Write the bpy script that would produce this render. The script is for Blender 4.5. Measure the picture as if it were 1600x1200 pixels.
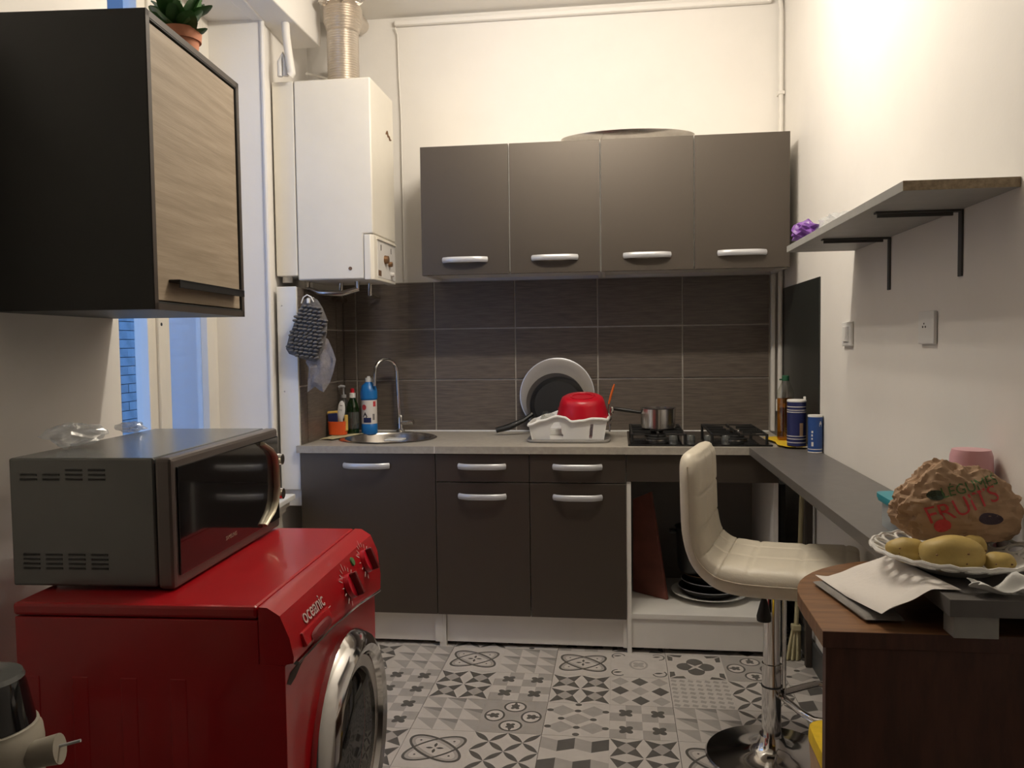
import bpy, bmesh, math, random
from mathutils import Matrix, Vector, noise, bvhtree
from math import sin, cos, pi, radians, atan, sqrt

scene = bpy.context.scene
for o in list(bpy.data.objects):
    bpy.data.objects.remove(o)
col = scene.collection
random.seed(4)

# ------------------------------------------------------------------ camera
CAM = Vector((1.369, -3.976, 1.296)); YAW, PITCH, ROLL, FPX = .1287, .0495, -.0127, 1282.0
fw = Vector((-sin(YAW)*cos(PITCH), cos(YAW)*cos(PITCH), -sin(PITCH)))
rt = Vector((cos(YAW), sin(YAW), 0)); up = rt.cross(fw)
r2 = cos(ROLL)*rt + sin(ROLL)*up; u2 = -sin(ROLL)*rt + cos(ROLL)*up
cd = bpy.data.cameras.new('camera'); cam = bpy.data.objects.new('camera', cd); col.objects.link(cam)
cd.sensor_width = 36; cd.sensor_fit = 'HORIZONTAL'; cd.lens = FPX*36/1600; cd.clip_start = .05
cam.matrix_world = Matrix(((r2.x, u2.x, -fw.x, CAM.x), (r2.y, u2.y, -fw.y, CAM.y), (r2.z, u2.z, -fw.z, CAM.z), (0, 0, 0, 1)))
scene.camera = cam
# ------------------------------------------------------------------ world: blue dusk sky, seen and entering only through the window
w = bpy.data.worlds.new('dusk'); scene.world = w; w.use_nodes = True
w.node_tree.nodes['Background'].inputs[0].default_value = (.17, .42, 1.0, 1)
w.node_tree.nodes['Background'].inputs[1].default_value = 2.6
scene.view_settings.view_transform = 'Standard'; scene.view_settings.look = 'None'
scene.view_settings.exposure = 0.28; scene.view_settings.gamma = 1.0; scene.view_settings.use_curve_mapping = False
LAMP_W = 11.5; LAMP_COL = (1.0, .905, .765)

# ------------------------------------------------------------------ materials
def mat(name, c, rough=.5, metal=0, spec=.5, var=0, vscale=8, bump=0, bscale=60, stretch=(1, 1, 1), c2=None, coat=0, trans=0, sheen=0, croug=.03, tint=None):
    m = bpy.data.materials.new(name); m.use_nodes = True
    nt = m.node_tree; b = nt.nodes['Principled BSDF']
    b.inputs['Base Color'].default_value = (*c, 1); b.inputs['Roughness'].default_value = rough
    b.inputs['Metallic'].default_value = metal; b.inputs['Specular IOR Level'].default_value = spec
    b.inputs['Coat Weight'].default_value = coat; b.inputs['Coat Roughness'].default_value = croug
    if tint: b.inputs['Specular Tint'].default_value = (*tint, 1); b.inputs['Coat Tint'].default_value = (*tint, 1)
    if trans: b.inputs['Transmission Weight'].default_value = trans
    if sheen: b.inputs['Sheen Weight'].default_value = sheen
    tc = nt.nodes.new('ShaderNodeTexCoord'); mp = nt.nodes.new('ShaderNodeMapping')
    mp.inputs['Scale'].default_value = stretch; nt.links.new(tc.outputs['Object'], mp.inputs[0])
    if var or c2:
        n = nt.nodes.new('ShaderNodeTexNoise'); n.inputs['Scale'].default_value = vscale; n.inputs['Detail'].default_value = 5
        n.inputs['Roughness'].default_value = .6
        nt.links.new(mp.outputs[0], n.inputs['Vector'])
        r = nt.nodes.new('ShaderNodeValToRGB')
        a = [max(0, x*(1-var)) for x in c]; d = list(c2) if c2 else [min(1, x*(1+var)) for x in c]
        r.color_ramp.elements[0].position = .34; r.color_ramp.elements[1].position = .66
        r.color_ramp.elements[0].color = (*a, 1); r.color_ramp.elements[1].color = (*d, 1)
        nt.links.new(n.outputs['Fac'], r.inputs[0]); nt.links.new(r.outputs[0], b.inputs['Base Color'])
    if bump:
        n2 = nt.nodes.new('ShaderNodeTexNoise'); n2.inputs['Scale'].default_value = bscale; n2.inputs['Detail'].default_value = 3
        nt.links.new(mp.outputs[0], n2.inputs['Vector'])
        bp = nt.nodes.new('ShaderNodeBump'); bp.inputs['Strength'].default_value = bump; bp.inputs['Distance'].default_value = .004
        nt.links.new(n2.outputs['Fac'], bp.inputs['Height']); nt.links.new(bp.outputs[0], b.inputs['Normal'])
    return m

def clear(name, tint=(1, 1, 1), gloss=.12, haze=0, rough=.03, hazecol=(.8, .85, .9)):
    m = bpy.data.materials.new(name); m.use_nodes = True; nt = m.node_tree
    nt.nodes.remove(nt.nodes['Principled BSDF']); out = nt.nodes['Material Output']
    t = nt.nodes.new('ShaderNodeBsdfTransparent'); t.inputs[0].default_value = (*tint, 1)
    g = nt.nodes.new('ShaderNodeBsdfGlossy'); g.inputs['Roughness'].default_value = rough
    mx = nt.nodes.new('ShaderNodeMixShader'); mx.inputs[0].default_value = gloss
    nt.links.new(t.outputs[0], mx.inputs[1]); nt.links.new(g.outputs[0], mx.inputs[2]); last = mx
    if haze:
        d = nt.nodes.new('ShaderNodeBsdfDiffuse'); d.inputs[0].default_value = (*hazecol, 1)
        tl = nt.nodes.new('ShaderNodeBsdfTranslucent'); tl.inputs[0].default_value = (*hazecol, 1)
        m1 = nt.nodes.new('ShaderNodeMixShader'); m1.inputs[0].default_value = .6
        nt.links.new(d.outputs[0], m1.inputs[1]); nt.links.new(tl.outputs[0], m1.inputs[2])
        m2 = nt.nodes.new('ShaderNodeMixShader'); m2.inputs[0].default_value = haze
        nt.links.new(mx.outputs[0], m2.inputs[1]); nt.links.new(m1.outputs[0], m2.inputs[2]); last = m2
    nt.links.new(last.outputs[0], out.inputs[0])
    return m

M = {}
M['wall'] = mat('wall_paint', (.80, .77, .73), .75, var=.02, vscale=3, bump=.06, bscale=90)
M['ceil'] = mat('ceiling_paint', (.78, .75, .70), .8, bump=.05)
M['rearabsorber'] = mat('rear_light_absorber', (.10, .08, .07), .8, var=.04)  # kept dark to swallow light that would bounce back from behind
M['whitepaint'] = mat('white_gloss_paint', (.80, .80, .79), .45, var=.02, bump=.08, bscale=40)
M['cream'] = mat('cream_enamel', (.74, .70, .62), .4, var=.03, vscale=4)
M['pipe'] = mat('painted_pipe', (.74, .71, .66), .45, var=.03)
M['grout'] = mat('grout', (.44, .41, .37), .9, var=.1, vscale=30)
M['tile'] = mat('brown_tile', (.125, .102, .084), .42, var=.26, vscale=9, stretch=(1, 1, 14), bump=.08, bscale=30)
M['greylam'] = mat('grey_laminate', (.0165, .0130, .0100), .50, spec=.9, coat=.75, croug=.5, tint=(1, .90, .80), var=.04, vscale=3)
M['whitelam'] = mat('white_laminate', (.76, .74, .70), .45, var=.02)
M['darkback'] = mat('grey_back_board', (.26, .245, .23), .7)
M['counter'] = mat('stone_counter', (.37, .34, .295), .45, var=.10, vscale=40)
M['desk'] = mat('anthracite_board', (.125, .117, .112), .38, var=.08, vscale=20)
M['shelf'] = mat('shelf_laminate', (.33, .325, .31), .5, var=.06, vscale=20)
M['chip'] = mat('raw_chipboard', (.32, .25, .17), .9, var=.25, vscale=90)
M['silver'] = mat('satin_metal', (.56, .57, .60), .36, metal=.35)
M['chrome'] = mat('chrome', (.72, .71, .70), .10, metal=1)
M['steel'] = mat('brushed_steel', (.48, .45, .42), .27, metal=1, var=.1, vscale=20)
M['black'] = mat('black_plastic', (.012, .012, .012), .42)
M['blackgloss'] = mat('black_glass', (.008, .008, .009), .08, coat=.4)
M['iron'] = mat('cast_iron', (.015, .015, .015), .5)
M['blackcab'] = mat('black_laminate', (.013, .014, .013), .5, var=.1)
M['cabedge'] = mat('dark_brown_edge', (.05, .038, .03), .5)
M['red'] = mat('red_enamel', (.40, .005, .010), .30, var=.06, vscale=5, coat=.25)
M['redplastic'] = mat('red_plastic', (.48, .006, .02), .3)
M['darkred'] = mat('dark_red_recess', (.14, .004, .006), .5)
M['mwgrey'] = mat('grey_steel_housing', (.15, .155, .15), .24, metal=.45, var=.03)
M['mwframe'] = mat('bronze_grey_frame', (.15, .13, .12), .35, metal=.4)
M['mwhandle'] = mat('champagne_handle', (.42, .38, .28), .35, metal=.4)
M['leather'] = mat('cream_leatherette', (.70, .64, .53), .42, var=.04, vscale=6, bump=.12, bscale=150)
M['leatherside'] = mat('cream_leatherette_side', (.64, .57, .46), .42, var=.05, vscale=6, bump=.12, bscale=150)
M['terracotta'] = mat('terracotta', (.50, .20, .11), .8, var=.12, vscale=20)
M['leaf'] = mat('leaf_green', (.045, .13, .035), .4, var=.35, vscale=14)
M['shelfdark'] = mat('bracket_steel', (.06, .06, .058), .5)
M['soil'] = mat('soil', (.03, .02, .015), .95)
M['white'] = mat('white_plastic', (.78, .77, .75), .35)
M['offwhite'] = mat('aged_white_plastic', (.70, .68, .66), .4)
M['orange'] = mat('orange_plastic', (.80, .11, .02), .35)
M['orangehandle'] = mat('orange_handle', (.62, .13, .02), .4)
M['blueb'] = mat('blue_bottle', (.015, .17, .50), .3)
M['bluedark'] = mat('dark_blue', (.012, .02, .10), .8)
M['navy'] = mat('navy_card', (.018, .025, .11), .4)
M['bluecan'] = mat('blue_card', (.02, .07, .26), .4)
M['yellow'] = mat('yellow_cloth', (.72, .48, .02), .85, var=.08, vscale=30, bump=.3)
M['yellowfoam'] = mat('yellow_foam', (.70, .45, .10), .9)
M['paperlabel'] = mat('paper_label', (.74, .70, .66), .5)
M['redprint'] = mat('red_print', (.55, .05, .06), .7)
M['greenprint'] = mat('green_print', (.07, .16, .05), .7)
M['purpleprint'] = mat('dark_purple_print', (.05, .03, .05), .7)
M['darkgreenprint'] = mat('dark_green_print', (.035, .05, .03), .7)
M['kraft'] = mat('kraft_paper', (.40, .26, .16), .8, var=.12, vscale=12, bump=.3, bscale=25)
M['potato'] = mat('potato_skin', (.50, .36, .11), .55, var=.18, vscale=14, bump=.15, bscale=40)
M['ceramic'] = mat('white_ceramic', (.78, .77, .74), .2)
M['pink'] = mat('pink_plastic', (.66, .36, .40), .35)
M['teal'] = mat('teal_plastic', (.01, .28, .36), .35)
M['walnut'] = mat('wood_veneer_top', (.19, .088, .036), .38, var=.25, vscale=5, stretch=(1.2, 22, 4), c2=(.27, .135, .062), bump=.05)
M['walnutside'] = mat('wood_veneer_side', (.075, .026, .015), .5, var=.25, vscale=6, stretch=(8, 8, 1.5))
M['oak'] = mat('pale_oak_door', (.28, .22, .155), .55, var=.10, vscale=4.5, stretch=(5, .7, 14), c2=(.35, .28, .205), bump=.1, bscale=30)
M['board'] = mat('red_brown_wood', (.16, .045, .03), .5, var=.2, vscale=10)
M['clothwhite'] = mat('white_cotton', (.74, .70, .66), .9, bump=.25, bscale=120)
M['clothgrey'] = mat('grey_cotton', (.24, .225, .21), .9, bump=.25, bscale=120)
M['tissue'] = mat('paper_tissue', (.74, .74, .72), .9, bump=.15)
M['chenille'] = mat('dark_grey_chenille', (.13, .122, .118), .95, var=.3, vscale=60)
M['towelgrey'] = mat('light_grey_towel', (.25, .225, .215), .95, var=.12, vscale=60, bump=.6, bscale=90)
M['purple'] = mat('purple_plastic', (.16, .05, .30), .4)
M['base_dark'] = mat('charcoal_skirting', (.06, .062, .06), .5)
M['splash'] = mat('charcoal_panel', (.022, .024, .022), .35, var=.05)
M['green'] = mat('green_plastic', (.02, .10, .05), .4)
M['bristle'] = mat('straw_bristle', (.50, .45, .27), .9)
M['copper'] = mat('brass_brown', (.22, .12, .06), .4, metal=.5)
M['alu'] = mat('aluminium_foil_duct', (.66, .60, .53), .33, metal=.8)
M['print'] = mat('pale_print', (.62, .45, .43), .5)
M['dirt'] = mat('dirt_mark', (.05, .03, .025), .8)
M['brick'] = mat('outdoor_brick', (.17, .165, .16), .9, var=.2, vscale=6)
M['mortar'] = mat('outdoor_mortar', (.10, .10, .10), .95)
M['ext'] = mat('outdoor_ground', (.3, .3, .3), .9)
M['glass'] = clear('window_glass', gloss=.06)
M['hazyglass'] = clear('hazy_window_glass', gloss=.06, haze=.42, hazecol=(.72, .78, .85))
M['clearplastic'] = clear('clear_plastic', tint=(.92, .93, .9), gloss=.12)
M['film'] = clear('cling_film', gloss=.25, haze=.22, rough=.12)
M['boxplastic'] = clear('milky_plastic', tint=(.85, .87, .86), gloss=.08, haze=.45)
M['greyclear'] = clear('grey_clear_bottle', tint=(.62, .64, .63), gloss=.12, haze=.3, hazecol=(.5, .5, .5))
M['oil'] = clear('sunflower_oil', tint=(.75, .45, .08), gloss=.06)
M['greenliquid'] = clear('green_soap', tint=(.25, .42, .18), gloss=.08, haze=.15, hazecol=(.05, .2, .05))
M['doorglass'] = clear('porthole_glass', tint=(.30, .29, .28), gloss=.16)
M['tl0'] = mat('vinyl_cream', (.52, .485, .45), .45, var=.05, vscale=14)
M['tl1'] = mat('vinyl_light_grey', (.36, .335, .31), .45, var=.06, vscale=14)
M['tl2'] = mat('vinyl_mid_grey', (.235, .22, .205), .45, var=.06, vscale=14)
M['tl3'] = mat('vinyl_dark_grey', (.105, .098, .09), .45, var=.08, vscale=14)
M['seam'] = mat('vinyl_seam', (.12, .11, .10), .9)
M['platter'] = mat('grey_glaze', (.30, .275, .25), .3)
M['dishgrey'] = mat('dark_grey_metal', (.11, .10, .095), .35, metal=.3)
M['potsteel'] = mat('polished_steel', (.68, .66, .64), .22, metal=1)
M['beige'] = mat('shaded_cream_plastic', (.36, .33, .27), .4)  # grinder's cream plastic, darkened to carry the shade in its colour
M['bulb'] = mat('opal_bulb', (.9, .88, .8), .3)

# ------------------------------------------------------------------ mesh builder
class B:
    def __init__(s): s.bm = bmesh.new()
    def _f(s, vs, mi=0):
        try:
            f = s.bm.faces.new(vs); f.material_index = mi; return f
        except ValueError: return None
    def poly(s, pts, mi=0): return s._f([s.bm.verts.new(p) for p in pts], mi)
    def box(s, x0, x1, y0, y1, z0, z1, mi=0, T=None):
        v = [Vector((x, y, z)) for z in (z0, z1) for y in (y0, y1) for x in (x0, x1)]
        if T: v = [T @ p for p in v]
        v = [s.bm.verts.new(p) for p in v]
        for q in ((0, 2, 3, 1), (4, 5, 7, 6), (0, 1, 5, 4), (2, 6, 7, 3), (0, 4, 6, 2), (1, 3, 7, 5)): s._f([v[i] for i in q], mi)
        return s
    def lathe(s, prof, c=(0, 0, 0), n=32, mi=0, T=None, sx=1, sy=1, cap=True):
        rings = []; c = Vector(c)
        for r, z in prof:
            ring = []
            for k in range(n):
                a = 2*pi*k/n; p = Vector((r*cos(a)*sx, r*sin(a)*sy, z))
                p = (T @ p if T else p) + c
                ring.append(s.bm.verts.new(p))
            rings.append(ring)
        for a, b in zip(rings, rings[1:]):
            for k in range(n): s._f([a[k], a[(k+1) % n], b[(k+1) % n], b[k]], mi)
        if cap:
            if prof[0][0] > 1e-6: s._f(list(reversed(rings[0])), mi)
            if prof[-1][0] > 1e-6: s._f(rings[-1], mi)
        return s
    def cyl(s, p0, p1, r0, r1=None, n=20, mi=0):
        p0 = Vector(p0); p1 = Vector(p1); d = p1-p0
        T = d.to_track_quat('Z', 'Y').to_matrix()
        return s.lathe([(r0, 0), (r0 if r1 is None else r1, d.length)], p0, n, mi, T)
    def tube(s, pts, r, n=10, mi=0, closed=False, rs=None, flat=None):
        pts = [Vector(p) for p in pts]; N = len(pts); rings = []; prev = None
        for i, p in enumerate(pts):
            if closed: d = pts[(i+1) % N]-pts[i-1]
            else: d = pts[min(i+1, N-1)]-pts[max(i-1, 0)]
            d.normalize()
            if prev is None:
                a = Vector((0, 0, 1)) if abs(d.z) < .9 else Vector((1, 0, 0))
                u = d.cross(a).normalized()
            else: u = (prev - d*prev.dot(d)).normalized()
            prev = u; v = d.cross(u); rr = rs[i] if rs else r
            rings.append([s.bm.verts.new(p + rr*(cos(2*pi*k/n)*u + (flat or 1)*sin(2*pi*k/n)*v)) for k in range(n)])
        for i in range(N if closed else N-1):
            a, b = rings[i], rings[(i+1) % N]
            for k in range(n): s._f([a[k], a[(k+1) % n], b[(k+1) % n], b[k]], mi)
        if not closed:
            s._f(list(reversed(rings[0])), mi); s._f(rings[-1], mi)
        return s
    def prism(s, poly, z0, z1, mi=0, T=None):
        lo = [Vector((x, y, z0)) for x, y in poly]; hi = [Vector((x, y, z1)) for x, y in poly]
        if T: lo = [T @ p for p in lo]; hi = [T @ p for p in hi]
        lo = [s.bm.verts.new(p) for p in lo]; hi = [s.bm.verts.new(p) for p in hi]; n = len(lo)
        s._f(list(reversed(lo)), mi); s._f(hi, mi)
        for i in range(n): s._f([lo[i], lo[(i+1) % n], hi[(i+1) % n], hi[i]], mi)
        return s
    def ell(s, c, rad, n=16, m=10, mi=0, T=None, fn=None):
        c = Vector(c); rows = []
        for j in range(m+1):
            th = pi*j/m; row = []
            for k in range(n):
                a = 2*pi*k/n; p = Vector((sin(th)*cos(a), sin(th)*sin(a), cos(th)))
                if fn: p = p*fn(p)
                p = Vector((p.x*rad[0], p.y*rad[1], p.z*rad[2]))
                row.append(s.bm.verts.new((T @ p if T else p)+c))
                if j in (0, m): break
            rows.append(row)
        for j in range(m):
            a, b = rows[j], rows[j+1]
            for k in range(n):
                q = [a[k % len(a)], b[k % len(b)], b[(k+1) % len(b)], a[(k+1) % len(a)]]
                u = []
                for v in q:
                    if v not in u: u.append(v)
                if len(u) > 2: s._f(u, mi)
        return s
    def puff(s, outline, centre, thick, rings=6, mi=0, T=None, wob=0, seed=0, both=True):
        """soft flat thing: outline in (u,v), bulging by thick along w"""
        n = len(outline); cu, cv = centre
        sides = (1, -1) if both else (1,)
        rim = None
        for sd in sides:
            layers = []
            for j in range(rings+1):
                t = j/rings; lay = []
                if j == rings and rim: layers.append(rim); continue
                for k, (u, v) in enumerate(outline):
                    x = cu+(u-cu)*t; y = cv+(v-cv)*t
                    h = thick*sqrt(max(0, 1-t*t))*sd
                    if wob: h += wob*noise.noise(Vector((x*38+seed, y*38, seed)))
                    p = Vector((x, y, h)); lay.append(s.bm.verts.new(T @ p if T else p))
                    if j == 0: break
                if j == rings: rim = lay
                layers.append(lay)
            for a, b in zip(layers, layers[1:]):
                for k in range(n):
                    q = [a[k % len(a)], b[k], b[(k+1) % n], a[(k+1) % len(a)]]
                    u = []
                    for v in q:
                        if v not in u: u.append(v)
                    if sd < 0: u.reverse()
                    if len(u) > 2: s._f(u, mi)
        return s
    def move(s, T): s.bm.transform(T); return s

def rz(a): return Matrix.Rotation(a, 4, 'Z')
def tr(x, y, z): return Matrix.Translation((x, y, z))
I4 = Matrix.Identity(4)
PM = {}
def tag(o, label=None, cat=None, group=None, kind=None):
    if label: o['label'] = label
    if cat: o['category'] = cat
    if group: o['group'] = group
    if kind: o['kind'] = kind
    return o
def thing(name, label, cat, loc=(0, 0, 0), rot=0, group=None, kind=None):
    o = bpy.data.objects.new(name, None); col.objects.link(o); o.empty_display_size = .05
    o.location = loc; o.rotation_euler = (0, 0, rot); PM[o.name] = tr(*loc) @ rz(rot)
    return tag(o, label, cat, group, kind)
def mesh_of(b, name, mats, smooth, ang=38):
    bmesh.ops.recalc_face_normals(b.bm, faces=b.bm.faces)
    me = bpy.data.meshes.new(name); b.bm.to_mesh(me); b.bm.free()
    for m in (mats if isinstance(mats, (list, tuple)) else [mats]): me.materials.append(M[m] if isinstance(m, str) else m)
    if smooth:
        me.polygons.foreach_set('use_smooth', [True]*len(me.polygons)); me.set_sharp_from_angle(angle=radians(ang))
    return me
def part(name, b, mats, parent, frame=I4, smooth=False, bevel=0, label=None, kind=None, ang=38, seg=2):
    """mesh built in `frame` coordinates, hung under parent"""
    root = PM[parent.name]
    T = root.inverted() @ frame
    b.bm.transform(T)
    # origin at own base
    vs = [v.co for v in b.bm.verts]
    c = Vector(((min(v.x for v in vs)+max(v.x for v in vs))/2, (min(v.y for v in vs)+max(v.y for v in vs))/2, min(v.z for v in vs)))
    b.bm.transform(Matrix.Translation(-c))
    o = bpy.data.objects.new(name, mesh_of(b, name, mats, smooth, ang)); col.objects.link(o)
    o.parent = parent; o.location = c; PM[o.name] = root @ Matrix.Translation(c)
    if bevel:
        md = o.modifiers.new('bevel', 'BEVEL'); md.width = bevel; md.segments = seg; md.limit_method = 'ANGLE'; md.angle_limit = radians(40)
    if label: o['label'] = label
    if kind: o['kind'] = kind
    return o
def single(name, b, mats, label, cat, frame=I4, smooth=False, bevel=0, group=None, kind=None, ang=38):
    b.bm.transform(frame); vs = [v.co for v in b.bm.verts]
    c = Vector(((min(v.x for v in vs)+max(v.x for v in vs))/2, (min(v.y for v in vs)+max(v.y for v in vs))/2, min(v.z for v in vs)))
    b.bm.transform(Matrix.Translation(-c))
    o = bpy.data.objects.new(name, mesh_of(b, name, mats, smooth, ang)); col.objects.link(o); o.location = c
    PM[o.name] = Matrix.Translation(c)
    if bevel:
        md = o.modifiers.new('bevel', 'BEVEL'); md.width = bevel; md.segments = 2; md.limit_method = 'ANGLE'; md.angle_limit = radians(40)
    return tag(o, label, cat, group, kind)
def text_bm(txt, size, ext=.0004, font_shear=0, space=1.0):
    cu = bpy.data.curves.new('lettering', 'FONT'); cu.body = txt; cu.size = size; cu.extrude = ext; cu.shear = font_shear
    cu.space_character = space; cu.align_x = 'CENTER'; cu.align_y = 'CENTER'; cu.resolution_u = 3
    o = bpy.data.objects.new('lettering', cu); col.objects.link(o); bpy.context.view_layer.update()
    me = bpy.data.meshes.new_from_object(o.evaluated_get(bpy.context.evaluated_depsgraph_get()))
    b = B(); b.bm.from_mesh(me); bpy.data.objects.remove(o); bpy.data.curves.remove(cu); bpy.data.meshes.remove(me)
    return b
def superell(cx, cy, rx, ry, p=4, n=40):
    out = []
    for k in range(n):
        a = 2*pi*k/n; c_, s_ = cos(a), sin(a)
        out.append((cx+rx*math.copysign(abs(c_)**(2/p), c_), cy+ry*math.copysign(abs(s_)**(2/p), s_)))
    return out

# ------------------------------------------------------------------ frames
XR = 2.137; ZC = 2.89; CT = .866                      # right wall, ceiling, worktop height
TH = atan(.08); FL = tr(-.10, -.64, 0) @ rz(TH)        # left wall frame: X into the room, -Y towards the camera
# ------------------------------------------------------------------ room shell
floor = thing('floor', 'floor of grey and cream patterned vinyl tiles', 'floor', kind='structure')
part('floor_bed', B().box(-.6, XR+.2, -7.2, .15, -.12, -.003), 'seam', floor)
ceiling = single('ceiling', B().box(-.6, XR+.2, -4.25, .2, ZC, ZC+.15), 'ceil', 'pale painted kitchen ceiling', 'ceiling', kind='structure')
wb = thing('wall_back', 'cream wall with brown tiled splashback behind the worktop', 'wall', kind='structure')
part('plaster', B().box(-.5, XR+.2, .012, .2, 0, ZC), 'wall', wb)
part('grout_bed', B().box(.005, 2.074, .002, .012, CT-.02, 1.603), 'grout', wb)
g = .0034
zr = [CT-.02, .871+.25, .871+.5, 1.603]; zr[0] = CT-.02
xs = [.005, .0736, .4736, .8736, 1.2736, 1.6736, 2.0736]
for i in range(6):
    for j in range(3):
        part('wall_tile', B().box(xs[i]+g, xs[i+1]-g, -.004, .006, zr[j]+g, zr[j+1]-g), 'tile', wb, bevel=.0012, seg=1)
single('wall_right', B().box(XR, XR+.2, -4.25, .012, 0, ZC), 'wall', 'plain white painted wall beside the grey shelf', 'wall', kind='structure')
single('dark_enclosure', B().box(-.6, XR+.2, -7.2, -7.05, 0, ZC).box(XR, XR+.2, -7.05, -4.25, 0, ZC).box(-.6, .02, -7.05, -4.25, 0, ZC).box(-.6, XR+.2, -7.2, -4.25, ZC, ZC+.15), 'rearabsorber', 'added dark enclosure behind the camera, absorbing bounce light', 'wall', kind='structure')  # unseen dark room, added to cut bounce light on camera-facing surfaces
wl = thing('wall_left', 'white wall with a deep window recess beside the red washing machine', 'wall', kind='structure')
SN = 1.218                                             # near edge of the window opening (distance along the wall)
part('plaster', B().box(-.30, 0, -.0, .70, 0, ZC).box(-.30, 0, -3.62, -SN, 0, ZC).box(-.30, 0, -SN, 0, 0, .64).box(-.30, 0, -SN, 0, 2.66, ZC), 'wall', wl, FL)
part('reveal_bead', B().tube([(.004, -.002, .67), (.004, -.002, 2.655), (.004, -SN, 2.655)], .010, 8), 'wall', wl, FL, smooth=True)
single('baseboard_right', B().box(XR-.014, XR, -3.6, -.02, 0, .10), 'base_dark', 'charcoal skirting board along the white wall under the desk', 'skirting', bevel=.003, kind='structure')
# window
win = thing('window_1', 'tall cream casement window with blue dusk outside', 'window', tuple(FL @ Vector((-.25, -.6, .665))), TH, kind='structure')
def wpart(name, boxes, m, **k):
    b = B()
    for q in boxes: b.box(*q)
    return part(name, b, m, win, FL, bevel=k.pop('bevel', .003), **k)
wpart('outer_frame', [(-.275, -.225, -.055, 0, .665, 2.66), (-.275, -.225, -SN, -SN+.04, .665, 2.66), (-.275, -.225, -SN+.04, -.055, 2.60, 2.66)], 'cream')
def casement(s0, s1, gm):
    o = wpart('casement', [(-.262, -.212, -s0-.075, -s0, .668, 2.595), (-.262, -.212, -s1, -s1+.085, .668, 2.595),
                           (-.262, -.212, -s1+.085, -s0-.075, .668, .78), (-.262, -.212, -s1+.085, -s0-.075, 2.52, 2.595)], 'cream')
    return o, part('pane', B().box(-.243, -.239, -s1+.085, -s0-.075, .78, 2.52), gm, o, FL)
casement(.058, .552, 'hazyglass'); c2, _ = casement(.556, SN-.045, 'glass')
part('cover_strip', B().box(-.213, -.200, -.575, -.535, .67, 2.59), 'cream', c2, FL, bevel=.004)
part('keyhole', B().cyl((-.2005, -.555, 1.38), (-.1985, -.555, 1.38), .006), 'black', c2, FL)
sill = thing('trim_1', 'white window sill with moulded lower edge beside the sink unit', 'window sill', tuple(FL @ Vector((0, -.6, .6))), TH, kind='structure')
part('sill_board', B().box(-.212, .095, -SN+.002, -.004, .641, .664), 'whitepaint', sill, FL, bevel=.004)
part('moulding', B().box(.0, .072, -SN, -.006, .612, .640).box(.0, .055, -SN, -.006, .585, .612), 'cream', sill, FL, bevel=.006)
part('apron_panel', B().box(.0, .035, -SN, -.006, .105, .585), 'cream', sill, FL)
# boxed, tiled return beside the sink
ret = thing('trim_2', 'white boarded pipe casing with brown tiles on its side by the sink', 'pipe casing', (-.045, -.3, 0), kind='structure')
part('end_board', B().box(-.088, .0, -.585, -.574, .672, 1.552), 'whitepaint', ret, bevel=.002)
part('core', B().box(-.088, -.001, -.574, .002, .60, 1.545), 'whitepaint', ret)
part('grout_bed', B().box(-.001, .0008, -.574, .002, CT-.01, 1.548), 'grout', ret)
ys = [-.574, -.50, -.10, .0]
for i in range(3):
    for j in range(3):
        z1 = min(zr[j+1], 1.55)
        part('wall_tile', B().box(-.0005, .005, ys[i]+g, ys[i+1]-g, max(zr[j], CT)+g, z1-g), 'tile', ret)
part('screw', B().cyl((-.066, -.586, 1.47), (-.066, -.5845, 1.47), .003), 'steel', ret); part('screw', B().cyl((-.063, -.586, 1.10), (-.063, -.5845, 1.10), .003), 'steel', ret)
# boxed beam, pipes, cable trunk
single('trim_3', B().box(-.14, .035, -1.35, -.30, 2.655, ZC-.002), 'wall', 'painted boxed beam under the ceiling above the boiler', 'beam', kind='structure', bevel=.006)
tk = single('trim_4', B().box(.30, 2.08, -.022, .010, 2.842, 2.868), 'wall', 'cream cable trunking along the top of the back wall', 'trunking', kind='structure', bevel=.008)
gp = thing('gas_pipe', 'white painted vertical pipe with valve in the corner by the splashback', 'pipe', (2.119, -.022, 0))
part('pipe_run', B().tube([(2.119, -.022, .868), (2.119, -.022, 2.80), (2.112, -.022, 2.856), (2.095, -.022, 2.856)], .0115, 12), 'pipe', gp, smooth=True)
part('clip', B().box(2.105, 2.134, -.036, .010, 2.42, 2.435), 'pipe', gp, bevel=.002)
part('valve', B().cyl((2.119, -.022, .965), (2.119, -.022, 1.02), .019).cyl((2.119, -.022, .995), (2.112, -.072, .995), .008).box(2.100, 2.136, -.082, -.070, .985, 1.003), 'pipe', gp, smooth=True)
single('pipe_cover', B().box(2.078, 2.096, -.026, .011, .868, 1.602), 'pipe', 'flat white cover strip closing the splashback tiles', 'strip', bevel=.004)
single('wall_panel', B().box(XR-.006, XR, -.712, -.022, .870, 1.535), 'splash', 'charcoal splash panel on the white wall above the oil bottle', 'panel', bevel=.001)

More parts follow.
